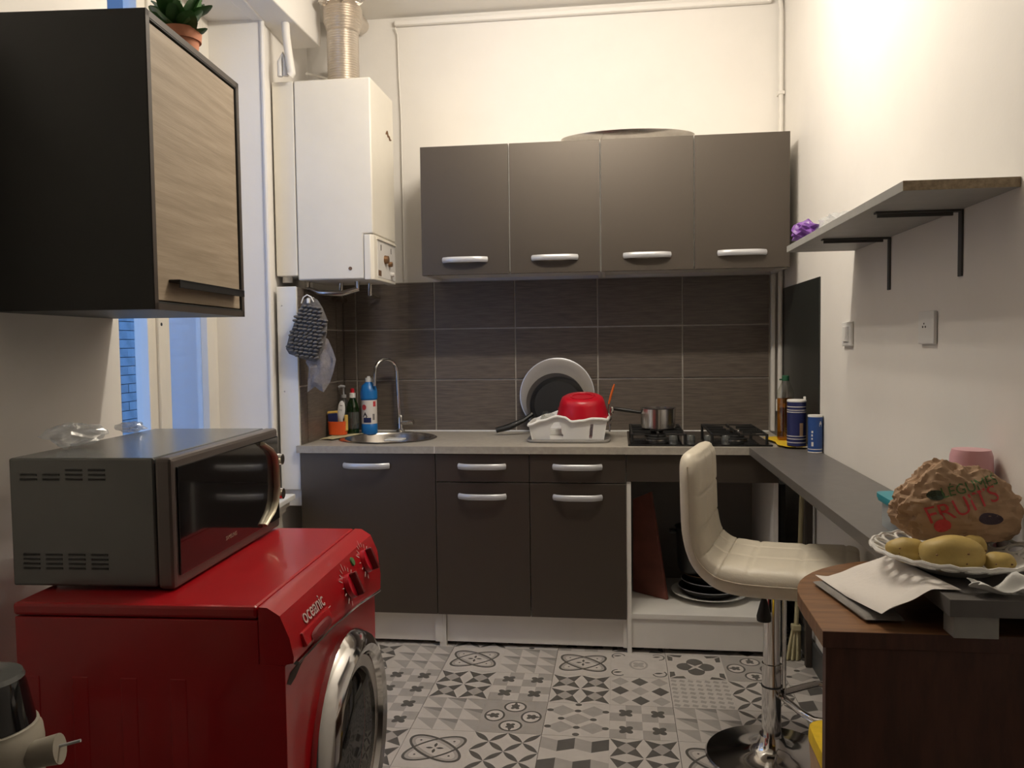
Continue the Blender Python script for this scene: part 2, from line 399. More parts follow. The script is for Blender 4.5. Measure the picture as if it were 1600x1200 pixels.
# ------------------------------------------------------------------ lamp (hangs above the frame, throws the four shelf shadows)
lamp = thing('ceiling_lamp', 'four-bulb bar lamp hanging from the ceiling', 'lamp', (1.26, -1.39, ZC))
part('ceiling_rose', B().lathe([(.055, ZC-.03), (.055, ZC-.001)], (1.26, -1.39, 0)), 'silver', lamp, smooth=True)
part('rod', B().cyl((1.26, -1.39, 2.79), (1.26, -1.39, ZC-.02), .008), 'silver', lamp, smooth=True)
part('bar', B().box(.98, 1.54, -1.402, -1.378, 2.775, 2.795), 'silver', lamp, bevel=.004)
for lx in (.97, 1.13, 1.30, 1.46):
    part('lamp_holder', B().cyl((lx, -1.39, 2.735), (lx, -1.39, 2.776), .020, .014), 'silver', lamp, smooth=True)
    ld = bpy.data.lights.new('bulb_light', 'POINT'); ld.energy = LAMP_W; ld.color = LAMP_COL; ld.shadow_soft_size = .028
    lo = bpy.data.objects.new('bulb_light', ld); col.objects.link(lo); lo.parent = lamp; lo.location = (lx-1.26, 0, 2.70-ZC)
# ------------------------------------------------------------------ outside: brick wall across the yard
ext = thing('brick_wall', 'brick wall across the yard seen through the window', 'brick wall', (-2.6, 1.6, -.5))
part('mortar_bed', B().box(-2.75, -2.53, -3.5, 7, -.5, 4.3), 'mortar', ext)
bb = B().box(-.02, .02, -.103, .103, -.0325, .0325); bme = mesh_of(bb, 'brick', 'brick', False)
for j in range(22):
    for i in range(11):
        o = bpy.data.objects.new('brick', bme); col.objects.link(o); o.parent = ext
        o.location = (-2.53+2.6+random.uniform(-.004, .004), .75+i*.212+(.106 if j % 2 else 0)-1.6, .55+j*.071+.5)
single('yard_ground', B().box(-2.53, -.75, -3.5, 7, -.6, -.5), 'ext', 'grey ground of the yard outside the window', 'ground', kind='structure')

# ------------------------------------------------------------------ floor tiles: printed vinyl, inlaid polygons
def dia(cx, cy, a, b): return [(cx-a, cy), (cx, cy-b), (cx+a, cy), (cx, cy+b)]
def elp(cx, cy, a, b, rot=0, n=20, a0=0, a1=2*pi):
    out = []
    for k in range(n+(0 if a1-a0 >= 2*pi-1e-6 else 1)):
        t = a0+(a1-a0)*k/n; x, y = a*cos(t), b*sin(t)
        out.append((cx+x*cos(rot)-y*sin(rot), cy+x*sin(rot)+y*cos(rot)))
    return out
def lens(x0, y0, x1, y1, wd, n=7):
    dx, dy = x1-x0, y1-y0; L = math.hypot(dx, dy); nx, ny = -dy/L, dx/L; A = []
    for k in range(n+1):
        t = k/n; h = wd*sin(pi*t); A.append((x0+dx*t+nx*h, y0+dy*t+ny*h))
    for k in range(n-1, 0, -1):
        t = k/n; h = -wd*sin(pi*t); A.append((x0+dx*t+nx*h, y0+dy*t+ny*h))
    return A
def flower(cx, cy, r, m):
    return [(m, elp(cx+r*.5*cos(a), cy+r*.5*sin(a), r*.52, r*.40, a, 12)) for a in (pi/4, 3*pi/4, 5*pi/4, 7*pi/4)]
def pattern(k):
    P = []; bg = 0
    if k == 'T':
        for i in range(3):
            for j in range(3):
                x, y = i/3, j/3; d = 1/3
                P.append((1, [(x, y+d), (x+d, y+d), (x+d, y)])); P.append((2, [(x+d, y+d*.62), (x+d, y+d), (x, y+d)]) if (i+j) % 2 else (1, [(x, y+d), (x+d, y+d), (x+d, y)]))
    elif k == 'O':
        for rr in (.62, -.62):
            P.append((2, elp(.5, .5, .50, .235, rr, 32))); P.append((1, elp(.5, .5, .455, .195, rr, 32))); P.append((0, elp(.5, .5, .40, .145, rr, 32)))
        for rr in (.62, -.62):
            e1, e2 = elp(.5, .5, .50, .235, rr, 40), elp(.5, .5, .458, .197, rr, 40)
            for q in range(40): P.append((3, [e1[q], e1[(q+1) % 40], e2[(q+1) % 40], e2[q]]))
        for a in (0, pi/2, pi, 3*pi/2): P.append((3, lens(.5+.02*cos(a), .5+.02*sin(a), .5+.135*cos(a), .5+.135*sin(a), .024)))
        for sx in (-1, 1):
            for sy in (-1, 1): P.append((3, elp(.5+sx*.25, .5+sy*.19, .018, .018, 0, 8)))
    elif k == 'X':
        for i in (0, .5):
            for j in (0, .5):
                f = lambda u, v: (i+u*.5, j+v*.5)
                P.append((1, [f(*q) for q in ((.5, .78), (.76, .5), (.5, .22), (.24, .5))]))
                for q in (((0.02, .98), (.5, .78), (.24, .5)), ((.98, .98), (.76, .5), (.5, .78)), ((.02, .02), (.24, .5), (.5, .22)), ((.98, .02), (.5, .22), (.76, .5))):
                    P.append((3, [f(*z) for z in q]))
    elif k == 'C':
        for i in range(4):
            for j in range(4):
                if (i+j) % 2 == 0: P.append((1, [(i/4, j/4), (i/4+.25, j/4), (i/4+.25, j/4+.25), (i/4, j/4+.25)]))
        for cx in (.25, .75):
            for cy in (.25, .75): P += flower(cx, cy, .13, 3)
    elif k == 'V':
        P.append((1, [(0, 0), (1, 0), (1, 1), (0, 1)]))
        for a in (0, pi/2, pi, 3*pi/2):
            cx, cy = .5+.29*cos(a), .5+.29*sin(a)
            P.append((3, elp(cx, cy, .165, .185, a, 24))); P.append((0, elp(cx, cy, .132, .152, a, 24)))
            P += flower(cx, cy, .085, 3); P.append((3, lens(cx-.02*cos(a), cy-.02*sin(a), cx+.15*cos(a), cy+.15*sin(a), .03)))
    elif k == 'L':
        for i in (0, .5):
            for j in (0, .5):
                for (x, y) in ((0, 0), (1, 0), (0, 1), (1, 1)): P.append((3, lens(i+.25, j+.25, i+x*.5, j+y*.5, .048)))
    elif k == 'D':
        for i in range(3):
            for j in range(3):
                cx, cy = (i+.5)/3, (j+.5)/3; P.append((3 if (i+j) % 2 else 1, dia(cx, cy, .15, .15)))
    elif k == 'P':
        P.append((0, [(0, 0), (1, 0), (1, 1), (0, 1)]))
        for i in range(7):
            for j in range(7):
                cx, cy = (i+.5)/7, (j+.5)/7; P.append((1, [(cx-.055, cy-.02), (cx+.03, cy-.055), (cx+.055, cy+.02), (cx-.03, cy+.055)]))
    elif k == 'F':
        for a in (0, pi/2, pi, 3*pi/2): P.append((3, elp(.5+.17*cos(a), .5+.17*sin(a), .165, .15, a, 20)))
        P.append((0, lens(.36, .36, .64, .64, .03))); P.append((0, lens(.36, .64, .64, .36, .03)))
        for (x, y) in ((0, 0), (1, 0), (0, 1), (1, 1)):
            sx, sy = (1 if x == 0 else -1), (1 if y == 0 else -1)
            P.append((3, [(x+sx*.02, y+sy*.02), (x+sx*.30, y+sy*.03), (x+sx*.26, y+sy*.12), (x+sx*.14, y+sy*.10)])); P.append((3, [(x+sx*.02, y+sy*.05), (x+sx*.12, y+sy*.13), (x+sx*.11, y+sy*.28), (x+sx*.03, y+sy*.27)]))
    elif k == 'S':
        P.append((1, elp(.5, .5, .17, .2, 0, 20))); P.append((0, elp(.5, .5, .13, .16, 0, 20))); P += flower(.5, .5, .12, 1)
        for a in (pi/4, 3*pi/4, 5*pi/4, 7*pi/4):
            cx, cy = .5+.36*math.copysign(1, cos(a)), .5+.34*math.copysign(1, sin(a))
            e1 = elp(cx, cy, .13, .13, a, 14, -2.2, 1.6); e2 = elp(cx, cy, .105, .105, a, 14, -2.2, 1.6)
            for q in range(14): P.append((3, [e1[q], e1[q+1], e2[q+1], e2[q]]))
            P.append((3, lens(cx-.1, cy, cx+.06, cy+.03, .03)))
    elif k == 'H':
        P.append((0, [(0, 0), (1, 0), (1, 1), (0, 1)]))
        for i in range(2):
            for j in range(2): P.append((1, dia(.25+.5*i, .25+.5*j, .22, .17)))
        P.append((1, dia(.5, .5, .22, .17)))
        for (x, y) in ((.25, .5), (.75, .5), (.5, .25), (.5, .75), (.5, .97), (.5, .03), (.03, .25), (.03, .75), (.97, .25), (.97, .75)):
            x = min(max(x, .06), .94); y = min(max(y, .05), .95); P.append((3, elp(x, y, .055, .045, 0, 10)))
    elif k == 'Q':
        for i in range(2):
            for j in range(2):
                x, y = i*.5, j*.5; s = .25 if j else 0
                P.append((3, [(x+.25, y+.08), (x+.5, y+.17), (x+.5, y+.46), (x+.25, y+.37)]) if j else (3, [(x, y+.02), (x+.25, y+.10), (x+.25, y+.42), (x, y+.34)]))
                P.append((1, [(x, y+.17), (x+.25, y+.08), (x+.25, y+.37), (x, y+.46)]) if j else (1, [(x+.25, y+.10), (x+.5, y+.02), (x+.5, y+.34), (x+.25, y+.42)]))
    return P
TW, TL = .2225, .25
tile_mesh = {}
for k in 'TOXCVLDPFSHQ':
    b = B(); e = .0006
    b.box(e, TW-e, e, TL-e, -.003, 0)
    for n_, (mi, pl) in enumerate(pattern(k)):
        z = .00008+.00001*n_
        b.poly([(e+min(max(x, 0), 1)*(TW-2*e), e+min(max(y, 0), 1)*(TL-2*e), z) for x, y in pl], mi)
    for f in b.bm.faces: f.normal_update()
    me = bpy.data.meshes.new('floor_tile'); b.bm.to_mesh(me); b.bm.free()
    for q in ('tl0', 'tl1', 'tl2', 'tl3'): me.materials.append(M[q])
    tile_mesh[k] = me
LAY = {0: 'XTOTOSFVH', 1: 'LCXCXDPLQ', 2: 'TCTVHCTLQ', 3: 'QXOLQXOHL', 4: 'CTDVXFTQC'}   # columns from x = .22
keys = 'TOXCVLDPFSHQ'
for j in range(-3, 11):
    for i in range(-4, 7):
        row = LAY.get(j)
        k = row[i+2] if row and 0 <= i+2 < len(row) else keys[(i*5+j*7) % 12]
        x0 = .665+TW*i; y1 = -.83-TL*(j-1)
        seam = .0009 if i % 2 == 0 else 0
        if y1 > -.02: continue
        o = bpy.data.objects.new('floor_tile', tile_mesh[k]); col.objects.link(o); o.parent = floor
        o.location = (x0+seam, y1-TL, 0)
        if (j, i) in ((0, 4),): o.rotation_euler = (0, 0, 0)
part('floor_edge', B().box(-.6, XR+.1, -7.2, -3.335, -.003, 0), 'tl3', floor)          # far floor behind the camera

# ------------------------------------------------------------------ kitchen units
def bow(cx, y, z, wd=.198):
    b = B(); pts = []; n = 14
    for k in range(n+1):
        t = k/n; h = .026*(1-abs(2*t-1)**4)
        pts.append((cx+wd*(t-.5), y-.002-h, z))
    return b.tube(pts, .0075, 10, flat=1.7)
def door(parent, x0, x1, y, z0, z1, hz, hx=None, name='door'):
    gp_ = .0026 if z0 > 1 else .0015
    d = part(name, B().box(x0+gp_, x1-gp_, y, y+.016, z0+.0015, z1-.0015), 'greylam', parent, bevel=.0012)
    part('handle', bow(hx if hx is not None else (x0+x1)/2, y, hz), 'silver', d, smooth=True, label='silver bow handle')
    return d
UX, UZ0, UZ1, UY = .497, 1.603, 2.175, -.354
for q, (a, lab) in enumerate(((UX, 'grey two-door wall cabinet hung nearer the boiler'), (UX+.8, 'grey two-door wall cabinet above the hob, in the corner'))):
    u = thing('wall_cabinet', lab, 'cabinet', (a+.4, -.18, UZ0), group='grey wall cabinets')
    b = B().box(a+.001, a+.017, -.336, 0, UZ0+.002, UZ1-.002).box(a+.783, a+.799, -.336, 0, UZ0+.002, UZ1-.002).box(a+.017, a+.783, -.336, 0, UZ0+.014, UZ0+.030)
    b.box(a+.017, a+.783, -.336, 0, UZ1-.018, UZ1-.002).box(a+.017, a+.783, -.01, 0, UZ0+.03, UZ1-.018).box(a+.392, a+.408, -.336, -.01, UZ0+.03, UZ1-.018)
    part('body', b, 'whitelam', u)
    for i in (0, 1): door(u, a+.4*i, a+.4*i+.4, UY, UZ0, UZ1, UZ0+.067)
FY = -.596; PZ = .144; DZ = .836
def carcass(x0, x1, open_=False):
    b = B().box(x0, x0+.016, FY+.018, -.02, .02, DZ-.001).box(x1-.016, x1, FY+.018, -.02, .02, DZ-.001)
    b.box(x0+.016, x1-.016, FY+.018, -.02, PZ, PZ+.016)
    if not open_: b.box(x0+.016, x1-.016, -.036, -.02, PZ+.016, DZ-.001)
    return b
def plinth(parent, x0, x1): part('plinth', B().box(x0, x1, -.562, -.548, .018, PZ-.001), 'whitelam', parent)
su = thing('sink_unit', 'dark grey sink base unit with one door and single handle', 'cabinet', (.3, -.3, 0), group='grey base units')
part('body', carcass(.012, .6), 'whitelam', su); door(su, .004, .6, FY, PZ, DZ, .782, .30); plinth(su, .0, .599)
du = thing('drawer_unit', 'dark grey base unit with two drawers over two doors', 'cabinet', (1.0, -.3, 0), group='grey base units')
part('body', carcass(.6, 1.4), 'whitelam', du)
for x0 in (.6, 1.0):
    door(du, x0, x0+.4, FY, .714, DZ, .782, name='drawer'); door(du, x0, x0+.4, FY, PZ, .713, .655)
plinth(du, .632, 1.385); part('plinth_post', B().box(.602, .630, -.575, -.545, .0, PZ-.001), 'whitelam', du)
ov = thing('hob_unit', 'open-fronted white oven housing holding pans under the hob', 'cabinet', (1.7, -.3, 0), group='grey base units')
part('side_panel', B().box(1.401, 1.419, -.585, -.02, .0, .72), 'whitelam', ov); part('side_panel', B().box(1.990, 2.008, -.580, -.02, .0, .72), 'whitelam', ov)
part('shelf', B().box(1.419, 1.990, -.580, -.02, .146, .166), 'whitelam', ov)
part('fascia', B().box(1.401, 2.008, -.590, -.574, .721, DZ), 'greylam', ov)
part('top_rail', B().box(1.419, 1.990, -.574, -.02, .721, .737), 'darkback', ov)
part('back_board', B().box(1.419, 1.990, -.036, -.02, .166, .72), 'darkback', ov)
part('plinth', B().box(1.419, 1.990, -.574, -.560, .022, .145), 'whitelam', ov)
# worktop (hole for the sink is a recess ring: built from strips round the bowl)
SX, SY, SR = .315, -.305, .205
wt = thing('worktop', 'beige grey worktop running from the sink to the desk', 'worktop', (1.0, -.3, DZ))
def slab_with_hole():
    b = B(); n = 64; x0, x1, y0, y1 = .0065, .63, -.608, -.006
    def edge(a):
        c_, s_ = cos(a), sin(a)
        t = min(((x1-SX)/c_ if c_ > 1e-9 else 1e9), ((x0-SX)/c_ if c_ < -1e-9 else 1e9), ((y1-SY)/s_ if s_ > 1e-9 else 1e9), ((y0-SY)/s_ if s_ < -1e-9 else 1e9))
        return (SX+c_*t, SY+s_*t)
    an = sorted([2*pi*k/n for k in range(n)]+[math.atan2(y-SY, x-SX) % (2*pi) for x in (x0, x1) for y in (y0, y1)])
    V = []
    for a in an:
        e_ = edge(a); i_ = (SX+SR*cos(a), SY+SR*sin(a))
        V.append([b.bm.verts.new((*i_, CT)), b.bm.verts.new((*e_, CT)), b.bm.verts.new((*e_, DZ)), b.bm.verts.new((*i_, DZ))])
    for k in range(len(V)):
        p_, q_ = V[k], V[(k+1) % len(V)]
        for m_ in range(4): b._f([p_[m_], p_[(m_+1) % 4], q_[(m_+1) % 4], q_[m_]])
    return b
part('slab', slab_with_hole().box(.63, 2.075, -.608, -.006, DZ, CT).box(-.008, .0065, -.608, -.587, DZ, CT), 'counter', wt)
part('back_seal', B().box(.01, 2.07, -.012, -.0045, CT+.0002, CT+.006), 'whitepaint', wb)
part('joint', B().box(.598, .601, -.6095, -.607, DZ+.001, CT), 'whitelam', wt)
# sink
sk = thing('sink', 'round stainless steel sink bowl set into the worktop', 'sink', (SX, SY, CT-.16))
part('bowl', B().lathe([(SR+.020, CT+.0015), (SR+.012, CT+.005), (SR-.006, CT+.004), (SR-.012, CT-.006), (SR-.02, CT-.10), (SR-.06, CT-.145), (.03, CT-.15), (.03, CT-.155), (SR-.058, CT-.150), (SR-.016, CT-.105), (SR-.008, CT-.002)], (SX, SY, 0), 48, cap=False), 'steel', sk, smooth=True)
part('plug', B().lathe([(.0, CT-.148), (.028, CT-.148), (.03, CT-.152)], (SX, SY, 0), 20, cap=False), 'chrome', sk, smooth=True)
part('strainer_tray', B().box(.30, .385, -.33, -.25, CT-.012, CT-.004), 'white', sk, bevel=.003, label='pale soap tray lying in the bowl')
# tap
tp = thing('tap', 'chrome gooseneck mixer tap behind the round sink', 'tap', (.305, -.055, CT))
part('base', B().lathe([(.023, CT), (.023, CT+.006), (.017, CT+.012), (.016, CT+.075), (.012, CT+.085)], (.305, -.055, 0), 20), 'chrome', tp, smooth=True)
pts = [(.305, -.055, CT+.07), (.300, -.058, 1.0), (.296, -.06, 1.10)]
for k in range(11):
    a = pi*k/10; pts.append((.254+.040*cos(a), -.11+.05*cos(a), 1.165+.062*sin(a)))
pts += [(.212, -.162, 1.14), (.211, -.163, 1.10)]
part('spout', B().tube(pts, .0095, 12), 'chrome', tp, smooth=True)
part('lever', B().tube([(.305, -.06, CT+.045), (.345, -.065, CT+.050), (.375, -.07, CT+.052)], .011, 10, rs=[.010, .012, .014]), 'chrome', tp, smooth=True)
# hob
hb = thing('gas_hob', 'black glass gas hob with four burners and central knobs', 'hob', (1.70, -.32, CT))
part('glass_top', B().box(1.408, 1.988, -.578, -.065, CT, CT+.008), 'blackgloss', hb, bevel=.003)
for bx, by in ((1.535, -.20), (1.535, -.40), (1.865, -.20), (1.865, -.40)):
    bu = part('burner', B().lathe([(.048, CT+.008), (.048, CT+.016), (.036, CT+.02), (.036, CT+.027), (.0, CT+.029)], (bx, by, 0), 24), 'iron', hb, smooth=True)
    part('burner_ring', B().lathe([(.0485, CT+.0082), (.0505, CT+.0082), (.0505, CT+.011), (.0485, CT+.011)], (bx, by, 0), 24, cap=False), 'steel', bu, smooth=True)
for gx0, gx1 in ((1.425, 1.645), (1.755, 1.975)):
    b = B(); z0, z1 = CT+.034, CT+.046; r_ = .005
    cx = (gx0+gx1)/2
    b.tube([(gx0, -.51, z1-.005), (gx1, -.51, z1-.005), (gx1, -.10, z1-.005), (gx0, -.10, z1-.005)], r_, 6, closed=True)
    for yy in (-.40, -.305, -.20):
        b.box(gx0, cx-.028, yy-.004, yy+.004, z0, z1).box(cx+.028, gx1, yy-.004, yy+.004, z0, z1)
    for yy in (-.40, -.20):
        b.box(cx-.004, cx+.004, yy+.028, yy+.098, z0, z1).box(cx-.004, cx+.004, yy-.098, yy-.028, z0, z1)
    for xx in (gx0, gx1):
        for yy in (-.51, -.10): b.cyl((xx, yy, CT+.008), (xx, yy, z1-.002), .006, n=8)
    part('pan_support', b, 'iron', hb)
for kx in (1.602, 1.675, 1.750, 1.823):
    part('knob', B().lathe([(.020, CT+.008), (.018, CT+.026), (.016, CT+.029), (0, CT+.029)], (kx, -.415, 0), 20), 'silver' if False else 'mwgrey', hb, smooth=True)

# ------------------------------------------------------------------ boiler and its flue
bo = thing('boiler', 'white wall-hung gas boiler with control panel facing the wall cabinets', 'boiler', (.12, -.38, 1.575))
part('back_frame', B().box(-.098, -.002, -.555, -.205, 1.60, 2.428), 'cream', bo, bevel=.004)
part('casing', B().prism([(.001, 1.580), (.295, 1.580), (.295, 1.772), (.338, 1.772), (.338, 2.428), (.001, 2.428)], -.558, -.203, T=Matrix(((1, 0, 0, 0), (0, 0, 1, 0), (0, 1, 0, 0), (0, 0, 0, 1)))), 'cream', bo, bevel=.006, smooth=True)
cp = part('control_panel', B().prism([(.297, -.560), (.325, -.560), (.338, -.545), (.340, -.5), (.340, -.26), (.338, -.215), (.325, -.200), (.297, -.200)], 1.576, 1.769), 'cream', bo, bevel=.003, smooth=True)
part('panel_recess', B().box(.338, .3415, -.505, -.225, 1.59, 1.752), 'offwhite', cp, bevel=.002)
part('visor', B().prism([(.338, -.51), (.348, -.51), (.348, -.22), (.338, -.22)], 1.752, 1.760), 'cream', cp, bevel=.001)
for ky, kz, r_, m_ in ((-.395, 1.675, .020, 'copper'), (-.335, 1.660, .013, 'copper'), (-.30, 1.617, .011, 'offwhite')):
    part('knob', B().cyl((.341, ky, kz), (.358, ky, kz), r_, r_*.85), m_, cp, smooth=True)
for ky in (-.455, -.295): part('slot', B().box(.341, .3422, ky-.004, ky+.004, 1.710, 1.735), 'dirt', cp)
part('badge', B().tube([(.3385, -.33, 2.245), (.340, -.315, 2.26), (.340, -.30, 2.24), (.340, -.285, 2.245), (.340, -.27, 2.232), (.340, -.255, 2.235)], .004, 6), 'copper', bo, label='small dark script badge')
part('rating_label', B().box(.3412, .3420, -.500, -.455, 1.597, 1.622), 'copper', bo)
part('scuff', B().cyl((.235, -.5595, 1.625), (.235, -.5575, 1.625), .008), 'copper', bo)
pb = part('pipework', B().tube([(.00, -.45, 1.60), (.00, -.45, 1.55), (.06, -.47, 1.53), (.16, -.46, 1.525), (.22, -.42, 1.545), (.22, -.42, 1.59)], .013, 10), 'steel', bo, smooth=True)
part('pipework', B().tube([(.12, -.35, 1.59), (.12, -.35, 1.53), (.03, -.2, 1.52), (.03, -.03, 1.52)], .011, 10).tube([(.24, -.3, 1.59), (.24, -.3, 1.53), (.2, -.1, 1.53), (.2, -.02, 1.53)], .009, 8), 'steel', bo, smooth=True)
part('valve', B().cyl((-.07, -.50, 1.575), (-.07, -.50, 1.68), .022).cyl((-.07, -.50, 1.678), (-.07, -.50, 1.695), .028), 'pipe', bo, smooth=True)
fl = thing('flue_duct', 'ribbed aluminium flexible flue duct rising from the boiler', 'duct', (.158, -.36, 2.428))
b = B(); pr = []
for k in range(25): pr += [(.064, 2.430+k*.0105), (.071, 2.4345+k*.0105), (.064, 2.439+k*.0105)]
b.lathe(pr, (.158, -.36, 0), 32, cap=False); part('ribbed_pipe', b, 'alu', fl, smooth=True, ang=80)
b = B(); pr = []
for k in range(13): pr += [(.066+.014*min(1, k/4)-.02*max(0, (k-9)/4), 2.690+k*.0105), (.073+.014*min(1, k/4)-.02*max(0, (k-9)/4), 2.6945+k*.0105)]
b.lathe(pr, (.160, -.36, 0), 32, cap=False); part('elbow', b, 'alu', fl, smooth=True, ang=80)
part('outlet', B().tube([(.155, -.36, 2.80), (.15, -.33, 2.83), (.14, -.2, 2.845), (.14, -.03, 2.845)], .04, 20), 'alu', fl, smooth=True)
b = B()
for k in range(5):
    a = k*1.3; b.puff([(.05*cos(t)*(1+.3*sin(3*t+k)), .035*sin(t)) for t in [2*pi*q/14 for q in range(14)]], (0, 0), .004, 3, wob=.012, seed=k,
           T=tr(.158+.05*cos(a), -.37+.05*sin(a), 2.815) @ rz(a) @ Matrix.Rotation(1.1, 4, 'X'))
part('tape_wrap', b, 'alu', fl)
pp = thing('waste_pipe', 'white painted bent pipe rising behind the boiler to the beam', 'pipe', (-.03, -.56, 2.43))
part('pipe_run', B().tube([(-.012, -.60, 2.70), (-.008, -.60, 2.6), (.004, -.60, 2.50), (.012, -.60, 2.445), (.004, -.60, 2.436)], .017, 12).tube([(-.045, -.585, 2.44), (-.045, -.585, 2.50), (-.03, -.585, 2.53), (-.02, -.585, 2.5), (-.02, -.585, 2.44)], .012, 10), 'pipe', pp, smooth=True)
single('cable', B().tube([(.305, -.012, 2.835), (.315, -.006, 2.80), (.318, -.004, 2.6), (.325, -.004, 2.4), (.325, -.004, 1.62)], .004, 6), 'pipe', 'thin cream cable running down the wall beside the boiler', 'cable', smooth=True)
single('corner_shadow', B().cyl((.02, -.05, 2.43), (.02, -.05, 2.655-.005), .032), 'darkback', 'dark upright column standing for the corner shadow behind the flue duct', 'pipe', smooth=True)  # dark solid put in for the shadow near the corner
single('pipe_bracket', B().tube([(-.06, -.25, 2.56), (.0, -.20, 2.555), (.035, -.095, 2.56), (.055, -.10, 2.565)], .006, 8), 'pipe', 'small pale pipe bend beside the flue duct', 'pipe', smooth=True)

# ------------------------------------------------------------------ black wall cabinet with oak door (left wall frame: X = depth from wall, -Y = along it)
bc = thing('black_cabinet', 'black wall cabinet with pale oak door above the microwave', 'cabinet', tuple(FL @ Vector((.18, -1.50, 1.377))), TH)
c0, c1, cz0, cz1, cdp = -1.750, -1.246, 1.377, 1.999, .366
t_ = .018
b = B().box(.002, cdp, c0, c0+t_, cz0, cz1).box(.002, cdp, c1-t_, c1, cz0, cz1).box(.002, cdp, c0+t_, c1-t_, cz0, cz0+t_).box(.002, cdp, c0+t_, c1-t_, cz1-t_, cz1).box(.002, .012, c0+t_, c1-t_, cz0+t_, cz1-t_)
part('carcass', b, 'blackcab', bc, FL, bevel=.0015)
bd = part('door', B().box(cdp-.022, cdp-.004, c0+t_+.003, c1-t_-.003, cz0+t_+.003, cz1-t_-.003), 'oak', bc, FL, bevel=.001, label='pale oak-effect door')
part('handle', B().box(cdp-.004, cdp+.022, c0+.075, c1-.052, cz0+.062, cz0+.068).box(cdp+.019, cdp+.022, c0+.075, c1-.052, cz0+.050, cz0+.068), 'black', bd, FL, bevel=.001)
part('edge_strip', B().box(cdp, cdp+.001, c0, c0+.016, cz0, cz1).box(cdp, cdp+.001, c1-.016, c1, cz0, cz1).box(cdp, cdp+.001, c0, c1, cz1-.014, cz1).box(cdp, cdp+.001, c0, c1, cz0, cz0+.014), 'cabedge', bc, FL)
# plant on the cabinet
pl = thing('potted_plant', 'green leafy plant in a small terracotta pot on the black cabinet', 'plant', (.280, -1.985, 1.9995))
P0 = (.280, -1.985, 1.9995)
part('pot', B().lathe([(.034, 0), (.043, .068), (.048, .068), (.050, .095), (.044, .095), (.040, .08), (0, .08)], P0, 28), 'terracotta', pl, smooth=True)
part('soil', B().lathe([(.041, .082), (0, .088)], P0, 20), 'soil', pl)
for k in range(26):
    a = k*2.4; el = .2+.95*((k*0.618) % 1); L = .055+.035*((k*.37) % 1); wd = .019+.008*((k*.71) % 1)
    base = Vector(P0)+Vector((.012*cos(a), .012*sin(a), .085+.045*((k*.45) % 1)))
    out = [(L*.5*(1-cos(t))+.005, wd*sin(t)*(1+.25*cos(t))) for t in [2*pi*q/14 for q in range(14)]]
    T = Matrix.Translation(base) @ rz(a) @ Matrix.Rotation(-el, 4, 'Y') @ Matrix.Rotation(.5*sin(k*1.7), 4, 'X')
    part('leaf', B().puff(out, (L*.5, 0), .003, 3, T=T, wob=.004, seed=k), 'leaf', pl, smooth=True)
part('stem', B().tube([(P0[0], P0[1], P0[2]+.08), (P0[0]+.004, P0[1], P0[2]+.13), (P0[0]-.004, P0[1]+.004, P0[2]+.17)], .006, 8), 'leaf', pl, smooth=True)

# ------------------------------------------------------------------ washing machine
wm = thing('washing_machine', 'red front-loading washing machine with chrome porthole door', 'washing machine', tuple(FL @ Vector((.5, -1.777, 0))), TH)
FL0 = FL; FL = FL0 @ tr(.70, -1.777, 0) @ rz(-.040) @ tr(-.70, 1.777, 0)
w0, w1, wb0, WF = -2.078, -1.478, .258, .747
TY = Matrix(((1, 0, 0, 0), (0, 0, 1, 0), (0, 1, 0, 0), (0, 0, 0, 1)))
part('body', B().prism([(wb0, .03), (WF, .03), (WF, .747), (.701, .749), (.701, .8255), (wb0, .8255)], w0, w1, T=TY), 'red', wm, FL, bevel=.0015)
part('lid', B().box(wb0-.004, .700, w0, w1, .827, .850), 'red', wm, FL, bevel=.006)
part('side_rib', B().box(.27, .30, w0-.0012, w0+.002, .12, .72).box(.36, .39, w0-.0012, w0+.002, .12, .72).box(.45, .48, w0-.0012, w0+.002, .12, .72).box(.54, .57, w0-.0012, w0+.002, .12, .72), 'red', wm, FL, bevel=.002)
# sloping control panel: profile in (depth, height), extruded along the width with a lower edge that rises away from the camera
b = B(); n = 16; rings = []
for k in range(n+1):
    y = w0+.0003+(w1-w0-.0006)*k/n; t = k/n
    lowz = .752-.050*t+.012*sin(pi*t)
    pr = [(.702, lowz-.004), (.702, .849), (.718, .848), (.740, .834), (.756, .796), (.763, .762+.5*(lowz-.75)), (.762, lowz), (.742, lowz-.004)]
    rings.append([b.bm.verts.new((x, y, z)) for x, z in pr])
for a, c in zip(rings, rings[1:]):
    for q in range(8): b._f([a[q], a[(q+1) % 8], c[(q+1) % 8], c[q]])
b._f(rings[0]); b._f(list(reversed(rings[-1])))
cpn = part('control_panel', b, 'red', wm, FL, smooth=True, ang=30)
# local frame on the slanted panel face
pn = Vector((.038, 0, .016)).normalized(); pu = Vector((0, 1, 0)); pv = pn.cross(pu)
pv = Vector((-.016, 0, .038)).normalized()
def PF(y, s, off=.0): # s = distance down from (0.752,.822)
    p = Vector((.740, y, .834)) - pv*s + pn*off
    return Matrix((( pu.x, pv.x, pn.x, p.x), (pu.y, pv.y, pn.y, p.y), (pu.z, pv.z, pn.z, p.z), (0, 0, 0, 1)))
def PFm(y, s, off=.0): return FL @ PF(y, s, off)
part('lettering', text_bm('oceanic', .040, .0006, space=.95), 'print', cpn, PFm(-1.945, .032, .0012), label='oceanic brand lettering')
part('detergent_drawer', B().box(-.075, .075, -.005, .022, -.003, .006), 'red', cpn, PFm(-1.955, .072, -.004), bevel=.003)
part('drawer_grip', B().puff(superell(0, 0, .055, .011, 3, 20), (0, 0), .004, 3), 'darkred', cpn, PFm(-1.95, .072, .004))
